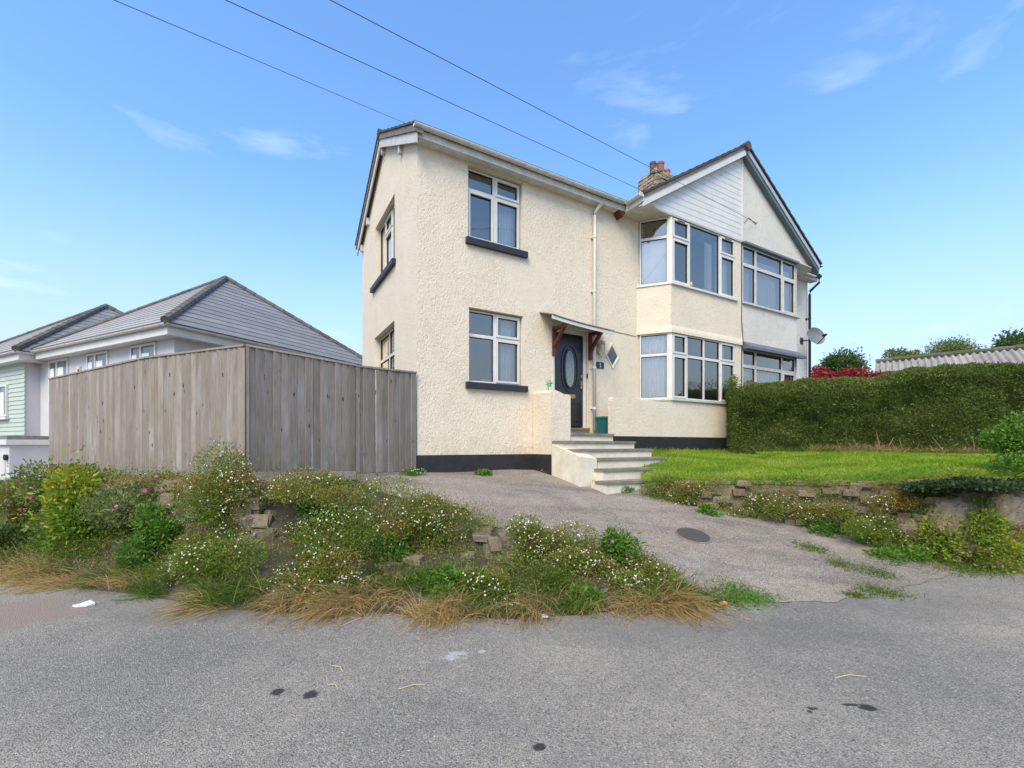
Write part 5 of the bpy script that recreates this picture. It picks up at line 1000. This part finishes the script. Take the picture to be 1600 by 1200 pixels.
for lb, px, py, r_, h_, nl, nf in (('daisy clump beside the bottom garden step', 1078, 776, 36, 26, 4200, 110), ('daisy clump between the bricks of the lawn wall', 1196, 792, 36, 22, 3800, 110),
    ('thin reddish daisy clump at the middle of the lawn wall', 1285, 802, 44, 28, 3600, 70), ('largest daisy clump at the foot of the lawn wall', 1376, 830, 50, 34, 5600, 130), ('tiny daisy tuft at the corner of the black plinth', 645, 741, 16, 8, 700, 25), ('small daisy tuft by the porch wall plinth', 865, 737, 22, 8, 900, 22)):
    clump('fleabane_clump', lb, 'flowers', px, py, r_, h_, nl, LF_FLEA if nl > 1000 else LF_GREEN, nf, 'fleabane clumps by the steps and lawn wall', pinkish=0.15)
clump('shrub', 'yellowing leafy shrub on the bank beside the long fence', 'shrub', 140, 828, 54, 72, 9000, LF_YEL, leaf=(0.03, 0.085), asp=0.5, sprig=0.45, shift=0.25)
for lb, px, py, r_, h_, nl, nf, mt in (('pink-flowered valerian clump in front of the white kerb wall', 45, 800, 45, 55, 3800, 26, LF_FLEA), ('pink-flowered valerian behind the yellowing shrub', 105, 765, 60, 36, 4000, 16, LF_OLIVE), ('bushy valerian against the long timber fence', 222, 748, 36, 40, 4000, 10, LF_GREEN),
    ('valerian with scattered pink heads beside the rubble stones', 215, 800, 52, 45, 4200, 12, LF_OLIVE), ('fresh green leafy clump below the rubble stones', 248, 855, 34, 50, 3500, 3, LF_GREEN), ('dark green clump at the far end of the bank', 20, 858, 55, 40, 4200, 2, LF_DARK),
    ('bright leafy sprig on the middle daisy drift', 500, 795, 34, 26, 900, 2, LF_GREEN), ('leafy weed rising through the bank daisies', 615, 862, 40, 30, 900, 1, LF_GREEN), ('leafy valerian with two pink heads near the driveway edge', 962, 872, 26, 30, 1800, 5, LF_GREEN), ('low leafy weed with one pink head at the road edge', 695, 918, 30, 24, 1300, 2, LF_GREEN), ('leafy weed in the dry grass by the driveway mouth', 915, 940, 20, 18, 900, 0, LF_GREEN)):
    clump('valerian_clump' if nf else 'leafy_weed', lb, 'plant', px, py, r_, h_, nl, mt, nf, None, leaf=(0.03, 0.075), asp=0.42, fmat=FL_PINK, fr_=(0.014, 0.026), pinkish=0.4, sprig=0.15)
for lb, px, py, r_, h_, mt, nl in (('small green weed against the black plinth', 757, 741, 11, 7, LF_GREEN, 260), ('upright dark weed at the side of the garden steps', 905, 738, 10, 14, LF_DARK, 420), ('flat green weed before the bottom garden step', 975, 765, 12, 7, LF_GREEN, 260), ('little weed under the cheek wall of the garden steps', 930, 755, 11, 7, LF_DARK, 240),
    ('broad green weed at the base of the daisy wall', 1290, 822, 34, 12, LF_GREEN, 900), ('flat green weed near the brick end of the lawn wall', 1105, 800, 16, 7, LF_GREEN, 400), ('green weed growing along the wall foot', 1400, 864, 46, 10, LF_GREEN, 1000)):
    clump('weed', lb, 'weed', px, py, r_, h_, nl, mt, leaf=(0.03, 0.07), asp=0.4)
clump('shrub', 'yellow-green leafy stems in front of the lawn wall end', 'shrub', 1535, 855, 55, 55, 3600, LF_YEL, leaf=(0.025, 0.055), asp=0.5, sprig=0.4)
clump('shrub', 'light green bushy plant at the hedge end of the lawn', 'shrub', 1590, 700, 36, 36, 2600, LF_GREEN, leaf=(0.03, 0.06), asp=0.5, sprig=0.3)
clump('stonecrop', 'orange tinged stonecrop cushion on top of the lawn wall', 'plant', 1415, 780, 38, 18, 2200, leaf_mat('stonecrop_leaf', [(0.16, 0.17, 0.02), (0.30, 0.20, 0.03), (0.33, 0.13, 0.03)]), leaf=(0.014, 0.03), asp=0.6)
clump('ivy', 'dark ivy draped over the boulder end of the lawn wall', 'ivy', 1535, 758, 66, 9, 3600, leaf_mat('ivy_leaf', [(0.03, 0.055, 0.02), (0.05, 0.085, 0.03), (0.085, 0.12, 0.04)], 0.5), leaf=(0.03, 0.055), asp=0.8)
clump('ivy', 'thin ivy trail beside the orange stonecrop', 'ivy', 1450, 762, 40, 12, 1200, MATS['ivy_leaf'], leaf=(0.03, 0.055), asp=0.8)
# weeds creeping over the lawn wall
n = 20000; nC = 280; fa = RNG.uniform(0.01, 0.60, nC); ta = RNG.beta(1.1, 1.3, nC); C = np.array([tuple(wall_at(a, b)[0]) for a, b in zip(fa, ta)]); k = RNG.integers(0, nC, n); P = C[k] + RNG.normal(size=(n, 3)) * np.array([[0.085, 0.04, 0.055]]) + np.array([[0, -0.07, 0.02]])
Vv, Ff, vv = leaf_arrays(P, RNG.normal(size=(n, 3)) + np.array([[0, -0.7, 0.2]]), RNG.uniform(0.016, 0.04, n), 0.42, np.clip(RNG.random(nC)[k] * 0.8 + RNG.normal(size=n) * 0.15, 0, 1)); o = npmesh('ground_cover', Vv, Ff, LF_FLEA, None, vv); tag(o, 'small weeds and moss trailing over the stone lawn wall', 'weeds', kind='stuff')
# boulders at the right end of the wall
for lb, px, py, w_, h_ in (('large pale boulder set in the lawn wall behind the yellow-green stems', 1505, 815, 95, 70), ('low broad rock below the orange stonecrop', 1430, 830, 60, 40), ('grey rock at the road end of the lawn wall', 1585, 800, 70, 60)):
    p = hit(px, py); d = p.y; bm = bmesh.new(); bmesh.ops.create_icosphere(bm, subdivisions=4, radius=0.5)
    for v_ in bm.verts: c_ = v_.co.copy(); v_.co = Vector([math.copysign(abs(k_ * 2) ** 0.62, k_) * 0.5 for k_ in c_]) + mno.noise_vector(c_ * 3 + Vector((px, 0, 0))) * 0.10 + mno.noise_vector(c_ * 9 + Vector((px, 0, 0))) * 0.035
    bl_ = bpy.data.meshes.new('boulder'); bm.to_mesh(bl_); bm.free(); o = link('boulder', bl_, STONE); o.location = p + Vector((0, 0.08, 0)); o.scale = (w_ * d / FPX, 0.35, h_ * d / FPX); o.rotation_euler = (0.1, 0.15, 0.3); tag(o, lb, 'rock')
# rough grass along the hedge base
for lb, mt, n, hh in (('rough green grass growing along the hedge foot', GR_GREEN, 5000, (0.08, 0.24)), ('dry straw-coloured grass under the hedge stems', GR_DRY, 2000, (0.12, 0.36))):
    nt_ = n // 40; tx = RNG.uniform(0.3, HLN - 2.2, nt_) if mt is GR_GREEN else np.concatenate([RNG.uniform(1.6, 4.6, nt_ * 3 // 4), RNG.uniform(0.5, HLN - 2.2, nt_ - nt_ * 3 // 4)]); k = np.repeat(np.arange(nt_), 40); n = len(k)
    xg = tx[k] + RNG.normal(size=n) * 0.07; og = RNG.uniform(-0.05, 0.22, nt_)[k] + RNG.normal(size=n) * 0.05; P = np.array(HA)[None] + np.outer(xg, np.array(hd)) + np.outer(og, np.array(hn))
    for i in range(n): P[i, 2] = drop(P[i, 0], P[i, 1]).z
    D = np.array([[0, -0.15, 1.0]]) + RNG.normal(size=(n, 3)) * 0.4; D[:, 2] = np.abs(D[:, 2]) + 0.1
    V, F, v = blade_arrays(P, D, RNG.uniform(hh[0], hh[1], n), RNG.uniform(0.003, 0.006, n), RNG.uniform(0.2, 0.9, n), np.clip(RNG.normal(size=n) * 0.2 + 0.4, 0, 1)); o = npmesh('rough_grass', V, F, mt, None, v); tag(o, lb, 'grass', kind='stuff')
# grass tufts growing in the driveway
def tuft(label, px, py, rpx, n, mat, hh=(0.03, 0.09), asp=0.4):
    p = hit(px, py); r = rpx * p.y / FPX; P = RNG.normal(size=(n, 3)) * np.array([[r * 0.5, r * asp, 0]]); D = np.array([[0, 0, 1.0]]) + RNG.normal(size=(n, 3)) * 0.6; D[:, 2] = np.abs(D[:, 2]) + 0.1
    for i in range(n): q = drop(p.x + P[i, 0], p.y + P[i, 1]); P[i, 2] = q.z - p.z
    V, F, v = blade_arrays(P, D, RNG.uniform(hh[0], hh[1], n), np.full(n, 0.0035), RNG.uniform(0.2, 0.9, n), np.clip(RNG.normal(size=n) * 0.2 + 0.4, 0, 1)); o = npmesh('grass_tuft', V, F, mat, None, v); o.location = p; tag(o, label, 'grass', kind='stuff')
for a in (('grass streak in the driveway beside the pale patch', 1268, 857, 26, 380, GR_GREEN), ('dry weedy tuft in the driveway below the grass streak', 1312, 882, 24, 320, GR_GREEN), ('mossy tuft near the driveway mouth', 1372, 896, 30, 380, GR_GREEN), ('grass tuft on the seam between driveway and road', 1378, 926, 38, 520, GR_GREEN), ('short grass tuft on the road seam by the driveway mouth', 1338, 931, 16, 200, GR_GREEN),
    ('green creeping grass where the bank meets the road', 1160, 932, 48, 1400, LF_GREEN), ('rough grass beside the bottom garden step', 1035, 768, 30, 1500, GR_GREEN), ('grass verge under the yellow-green stems', 1490, 878, 70, 1500, GR_GREEN)):
    tuft(*a, hh=(0.12, 0.32) if 'hedge' in a[0] else ((0.06, 0.16) if 'verge' in a[0] or 'step' in a[0] else (0.03, 0.08)), asp=0.12 if 'hedge' in a[0] else 0.4)

# ------------------------------------------------------------------ curtains and things on the window boards
def curtain(label, fn, a0, a1, c0, c1, b, folds, mat=None, depth=0.03, pinch=0.0):
    n = folds * 8; V = []; F = []
    for i in range(n + 1):
        t = i / n; a = a0 + (a1 - a0) * t; y = b + depth * math.sin(2 * math.pi * folds * t) * (0.7 + 0.3 * math.sin(7 * t))
        for j in range(5):
            f = j / 4; aa = a + (pinch * (1 - t) if pinch > 0 else pinch * t) * math.sin(math.pi * f) * 0.8; p = fn(aa, y, c0 + (c1 - c0) * f); V.append(p)
    for i in range(n):
        for j in range(4): F.append((i * 5 + j, i * 5 + j + 1, (i + 1) * 5 + j + 1, (i + 1) * 5 + j))
    o = npmesh('curtain', V, F, mat or CURT, None, smooth=True); o.location = (CX, CY, 0); o.rotation_euler = (0, 0, HROT)
    me = o.data; co = np.array(V); c = (co.min(0) + co.max(0)) / 2; c[2] = co[:, 2].min(); me.vertices.foreach_set('co', (co - c).astype(np.float32).ravel()); o.location = HM @ Vector(c); return tag(o, label, 'curtain')
NET = simple('net_curtain', (0.70, 0.69, 0.68), (0.58, 0.57, 0.57), 6, 0.9, stretch=(6, 6, 0.4)); BLUEC = simple('blue_white_curtain', (0.84, 0.84, 0.84), (0.55, 0.61, 0.68), 9, 0.9, stretch=(5, 5, 0.35)); GREENC2 = simple('pale_green_curtain', (0.76, 0.80, 0.72), (0.58, 0.65, 0.57), 9, 0.9, stretch=(5, 5, 0.3))
curtain('white curtain in the upstairs window above the front door side', FR, 1.80, 2.16, 5.52, 6.72, -0.30, 6)
curtain('narrow white curtain at the fence side of the downstairs window', FR, 1.02, 1.16, 2.80, 4.2, -0.30, 3)
curtain('white curtain at the door side of the downstairs window', FR, 1.84, 2.17, 2.80, 4.2, -0.30, 6)
curtain('white sheet hung across the angled light of the upper bay', SPf, 0.03, SPL - 0.06, 5.42, 6.55, -0.10, 2, depth=0.008)
curtain('white curtain tied back in the first light of the upper bay', FRb, 5.95, 6.28, 5.42, 6.93, -0.16, 5, pinch=-0.1)
curtain('thin white curtain beside the wide pane of the upper bay', FRb, 7.36, 7.66, 5.42, 6.75, -0.18, 5)
curtain('long white curtain in the last light of the upper bay', FRb, 7.78, 8.30, 5.42, 6.93, -0.18, 6)
curtain('blue white patterned curtain across the angled light of the lower bay', SPf, 0.03, SPL - 0.06, 2.71, 4.22, -0.10, 5, BLUEC)
curtain('narrow blue white curtain in the first light of the lower bay', FRb, 5.95, 6.16, 2.71, 4.22, -0.16, 4, BLUEC)
curtain('pale curtain in the last light of the lower bay', FRb, 7.82, 8.12, 2.71, 4.22, -0.16, 5, BLUEC)
curtain('grey net curtain across the upper bay of the white house', FRn, 8.70, 11.2, 5.42, 6.72, -0.14, 22, NET, 0.015)
curtain('pale green curtain across the lower bay of the white house', FRn, 8.70, 11.2, 2.72, 3.75, -0.14, 22, GREENC2, 0.02)
curtain('grey blind behind the side window above the fence', SDo, 1.56, 3.28, 2.80, 4.15, -0.34, 3, NET, 0.004)
curtain('white blind filling the upstairs side window', SDo, 1.56, 3.18, 5.46, 6.78, -0.32, 3, CURT, 0.004)
y = thing('soft_toy', 'round yellow soft toy on the upper bay window board', 'toy', H(6.66, 0.46, 5.42), HROT); m = MB(); m.lathe((0, 0, 0), [(0.05, 0), (0.09, 0.04), (0.105, 0.1), (0.09, 0.16), (0.05, 0.2), (0.01, 0.21)], 14); m.build('body', YELLOW, y, smooth=True)
for sx_ in (-1, 1): m = MB(); m.lathe((sx_ * 0.075, 0, 0.16), [(0.02, 0), (0.035, 0.02), (0.02, 0.05)], 8); m.build('ear', YELLOW, y, smooth=True)
o = MB(); o.hexa([(-0.18, -0.03, 0), (0.18, -0.03, 0), (0.18, 0.05, 0), (-0.18, 0.05, 0)], [(-0.05, -0.02, 0.2), (0.10, -0.02, 0.09), (0.10, 0.03, 0.09), (-0.05, 0.03, 0.2)]); o = o.build('ornament', UPVC); o.location = H(7.33, 0.46, 5.42); o.rotation_euler = (0, 0, HROT); tag(o, 'small white ornament on the upper bay window board', 'ornament')
o = MB(); pr = [(-0.32, 0), (0.32, 0), (0.34, 0.05), (0.28, 0.10), (0.0, 0.12), (-0.30, 0.11), (-0.35, 0.05)]; o.prism([(x, 0, z) for x, z in pr], [(x, 0.12, z) for x, z in pr]); o = o.build('cushion', UPVC); o.location = H(1.72, -0.32, 2.82); o.rotation_euler = (0, 0, HROT); tag(o, 'long white cushion behind the downstairs window', 'cushion')
m = MB(FR); m.box(1.0, 2.2, -0.62, -0.26, 2.74, 2.80); m.build('window_board', UPVC, CH)
m = MB(); m.box(5.95, 8.3, -0.50, -0.3, 5.37, 5.418); m.build('window_board', UPVC, CH)

# ------------------------------------------------------------------ small things on the front wall
t = thing('wall_lantern', 'cream wall lantern beside the white downpipe', 'lantern', H(4.20, 0.0, 3.58), HROT)
m = MB(); m.lathe((0, -0.10, 0.10), [(0.075, 0), (0.07, 0.02)], 6); m.lathe((0, -0.10, 0.30), [(0.085, 0), (0.08, 0.03), (0.02, 0.07)], 6); m.lathe((0, -0.10, 0.0), [(0.012, 0), (0.05, 0.06), (0.075, 0.10)], 6); m.build('body', LAMPG, t)
for k in range(6): a = k * math.pi / 3; m = MB(); m.tube([(0.068 * math.cos(a), -0.10 + 0.068 * math.sin(a), 0.11), (0.074 * math.cos(a), -0.10 + 0.074 * math.sin(a), 0.31)], 0.008, 6); m.build('bar', LAMPG, t)
m = MB(); m.lathe((0, -0.10, 0.12), [(0.035, 0), (0.035, 0.15)], 8); m.build('shade_glass', simple('opal_glass', (0.75, 0.70, 0.5), None, 5, 0.3), t); m = MB(); m.box(-0.03, 0.03, -0.05, 0, 0.08, 0.3); m.build('back_plate', LAMPG, t)
t = thing('house_number_plate', 'small dark number plate reading 1 beside the downpipe', 'number plate', H(4.235, 0.0, 3.34), HROT)
m = MB(); pp = [(-0.11, 0.02), (-0.09, 0.0), (0.09, 0.0), (0.11, 0.02), (0.11, 0.12), (0.09, 0.14), (-0.09, 0.14), (-0.11, 0.12)]; m.prism([(x, -0.02, z) for x, z in pp], [(x, -0.0, z) for x, z in pp]); m.build('plate', simple('navy_slate', (0.02, 0.024, 0.045), (0.035, 0.04, 0.06), 9, 0.4), t)
m = MB(); m.box(-0.007, 0.008, -0.024, -0.0205, 0.03, 0.115); m.box(-0.026, 0.027, -0.0239, -0.0204, 0.022, 0.031); m.hexa([(-0.028, -0.0238, 0.085), (-0.007, -0.0238, 0.100), (-0.007, -0.0204, 0.100), (-0.028, -0.0204, 0.085)], [(-0.028, -0.0238, 0.095), (-0.007, -0.0238, 0.1149), (-0.007, -0.0204, 0.1149), (-0.028, -0.0204, 0.095)]); m.build('numeral', UPVC, t)
t = thing('satellite_dish', 'grey mesh satellite dish on the corner of the white house', 'satellite dish', H(12.75, 0.0, 4.98), HROT)
m = MB(); m.box(-0.08, 0.08, -0.02, 0, -0.10, 0.10); m.build('bracket', DARKP, t); m = MB(); m.tube([(0, -0.01, 0), (-0.03, -0.25, -0.04), (-0.18, -0.44, 0.0)], 0.02, 8); m.build('arm', DARKP, t)
V = []; F = []; dn = Vector((-0.28, -0.92, 0.22)).normalized(); a_ = dn.orthogonal().normalized(); ax1 = dn.cross(Vector((0, 0, 1))).normalized(); ax2 = ax1.cross(dn); cc = Vector((-0.20, -0.46, 0.0)); nrg = 8; nsg = 28
for i in range(nrg + 1):
    for j in range(nsg): r_ = 0.33 * i / nrg; th = 2 * math.pi * j / nsg; p = cc + ax1 * math.cos(th) * r_ * 1.02 + ax2 * math.sin(th) * r_ * 0.86 + dn * (0.09 * (r_ / 0.33) ** 2); V.append(tuple(p))
for i in range(nrg):
    for j in range(nsg): F.append((i * nsg + j, i * nsg + (j + 1) % nsg, (i + 1) * nsg + (j + 1) % nsg, (i + 1) * nsg + j))
npmesh('reflector', V, F, GALV, t, smooth=True); m = MB(); tip = cc + dn * 0.42 - ax2 * 0.12; m.tube([tuple(cc - ax2 * 0.27 + dn * 0.06), tuple(tip)], 0.014, 6); m.build('boom', DARKP, t); m = MB(); m.tube([tuple(tip - dn * 0.01), tuple(tip - dn * 0.13 + ax2 * 0.02)], 0.035, 10); m.build('receiver', DARKP, t)
t = thing('food_caddy', 'small teal plastic bin standing on the porch landing', 'bin', H(4.125, 0.27, 1.847), HROT)
m = MB(); m.hexa([(-0.11, -0.09, 0), (0.11, -0.09, 0), (0.11, 0.09, 0), (-0.11, 0.09, 0)], [(-0.14, -0.115, 0.34), (0.14, -0.115, 0.34), (0.14, 0.115, 0.34), (-0.14, 0.115, 0.34)]); m.build('body', BINM, t); m = MB(); m.hexa([(-0.155, -0.13, 0.342), (0.155, -0.13, 0.342), (0.155, 0.13, 0.342), (-0.155, 0.13, 0.342)], [(-0.14, -0.115, 0.385), (0.14, -0.115, 0.385), (0.14, 0.115, 0.385), (-0.14, 0.115, 0.385)]); m.build('lid', BINM, t)
t = thing('pinwheel', 'green toy pinwheel on a stick on the porch wall', 'pinwheel', H(2.62, 0.30, 2.66), HROT); m = MB(); m.tube([(0, 0, -0.03), (-0.01, 0, 0.19)], 0.006, 6); m.build('stick', DARKP, t)
for k in range(7):
    a = k * 2 * math.pi / 7; c_, s_ = math.cos(a), math.sin(a); m = MB(); m.hexa([(-0.01, -0.02, 0.19), (-0.01 + c_ * 0.07 - s_ * 0.028, -0.045, 0.19 + s_ * 0.07 + c_ * 0.028), (-0.01 + c_ * 0.095, -0.02, 0.19 + s_ * 0.095), (-0.01 + c_ * 0.06 + s_ * 0.015, -0.012, 0.19 + s_ * 0.06 - c_ * 0.015)], [(-0.01, -0.018, 0.19), (-0.01 + c_ * 0.07 - s_ * 0.028, -0.043, 0.19 + s_ * 0.07 + c_ * 0.028), (-0.01 + c_ * 0.095, -0.018, 0.19 + s_ * 0.095), (-0.01 + c_ * 0.06 + s_ * 0.015, -0.010, 0.19 + s_ * 0.06 - c_ * 0.015)]); m.build('vane', PINWH, t)
# ------------------------------------------------------------------ things lying on drive and road
p = hit(1083, 837); t = thing('manhole_cover', 'round brown iron cover set in the driveway', 'manhole cover', p); nrm = Vector((zdrive(p.x - 0.1, p.y) - zdrive(p.x + 0.1, p.y), zdrive(p.x, p.y - 0.1) - zdrive(p.x, p.y + 0.1), 0.2)).normalized(); t.rotation_mode = 'QUATERNION'; t.rotation_quaternion = nrm.to_track_quat('Z', 'Y')
m = MB(); m.lathe((0, 0, -0.01), [(0.235, 0), (0.235, 0.022)], 28); m.build('frame', CONC, t); m = MB(); m.lathe((0, 0, 0.013), [(0.215, 0), (0.215, 0.006)], 28); m.build('lid', IRON, t)
def flat(name, label, cat, px, py, pts, mat, z=0.012):
    p = hit(px, py); m = MB(); n = len(pts); m.prism([(x, y, 0) for x, y, h in pts], [(x, y, 0.003 + h) for x, y, h in pts]); o = m.build(name, mat); o.location = p + Vector((0, 0, z - 0.008)); return tag(o, label, cat)
flat('paper_litter', 'crumpled white paper at the road edge near the gravel patch', 'litter', 130, 947, [(-0.09, -0.02, 0.01), (-0.02, -0.05, 0.03), (0.06, -0.03, 0.005), (0.10, 0.02, 0.02), (0.02, 0.05, 0.035), (-0.06, 0.03, 0.01)], PAPER)
flat('paper_litter', 'small white scrap at the road edge below the daisies', 'litter', 851, 968, [(-0.03, -0.01, 0.01), (0.03, -0.02, 0.02), (0.035, 0.01, 0.01), (-0.02, 0.025, 0.015)], PAPER, 0.03)
flat('fallen_leaf', 'curled orange leaf on the road by the driveway mouth', 'leaf', 1130, 945, [(-0.05, 0, 0.005), (-0.02, -0.025, 0.02), (0.03, -0.02, 0.03), (0.06, 0.005, 0.01), (0.02, 0.025, 0.025), (-0.03, 0.02, 0.015)], ORANGE)
flat('fallen_leaf', 'reddish leaf scrap in the dry grass at the road edge', 'leaf', 655, 953, [(-0.04, 0, 0.005), (0, -0.02, 0.02), (0.045, 0, 0.02), (0, 0.025, 0.01)], ORANGE, 0.03)
for lb, a, b in (('longest pale straw lying on the road', (622, 1078), (664, 1071)), ('pale straw lying near the oil spots', (519, 1041), (536, 1051)), ('short pale straw beside the oil spots', (512, 1071), (528, 1077)), ('bent pale straw below the dry grass', (536, 978), (566, 966)), ('pale straw lying near the long oil drip trail', (1305, 1060), (1352, 1058))):
    p0, p1 = on_road(*a), on_road(*b); m = MB(); mid = (p0 + p1) / 2 + Vector((0.01, 0.02, 0.01)); m.tube([p0 + Vector((0, 0, 0.005)), mid, p1 + Vector((0, 0, 0.005))], 0.0035, 5); o = m.build('straw', STRAW); recenter(o); tag(o, lb, 'straw', 'straws on the road')
p = hit(985, 868); t = thing('dead_stalk', 'bare branching dead stalk standing beside the pink valerian heads', 'stalk', p)
for pts in ([(0, 0, -0.05), (0.01, 0, 0.22), (0.03, 0, 0.48)], [(0.01, 0, 0.22), (0.07, 0, 0.33), (0.09, 0, 0.38)], [(0.008, 0, 0.2), (-0.05, 0, 0.34), (-0.06, 0, 0.42)]): m = MB(); m.tube(pts, 0.006, 6, 0.003); m.build('stem', MATS['dead_stem'], t)
# ------------------------------------------------------------------ across the road, seen only in the window panes
e = thing('bungalow', 'brown-roofed bungalow across the road seen reflected in the bay panes', 'house', (27, 3.0, 0), 0.1)
m = MB(); m.box(0, 9, -5, 5, -0.05, 3.1); m.build('wall', PINK, e); m = MB(); m.prism([(-0.4, -5.4, 3.1), (9.4, -5.4, 3.1), (9.4, 5.4, 3.1), (-0.4, 5.4, 3.1)], [(4.3, -1.5, 6.2), (4.7, -1.5, 6.2), (4.7, 1.5, 6.2), (4.3, 1.5, 6.2)]); m.build('roof', TILE, e)
for yy in (-3.2, 1.6): m = MB(); m.box(-0.03, 0.0, yy, yy + 1.8, 1.0, 2.4); w_ = m.build('window', UPVC, e); m = MB(); m.box(-0.05, -0.032, yy + 0.1, yy + 1.7, 1.1, 2.3); m.build('pane', DGL, w_)
crown('tree', 'broad dark tree across the road seen reflected in the downstairs window', 'tree', (19, -6.5, 2.2), 4.5, 3.5, 2.0, 5000, LF_DARK, 0.22, 12)
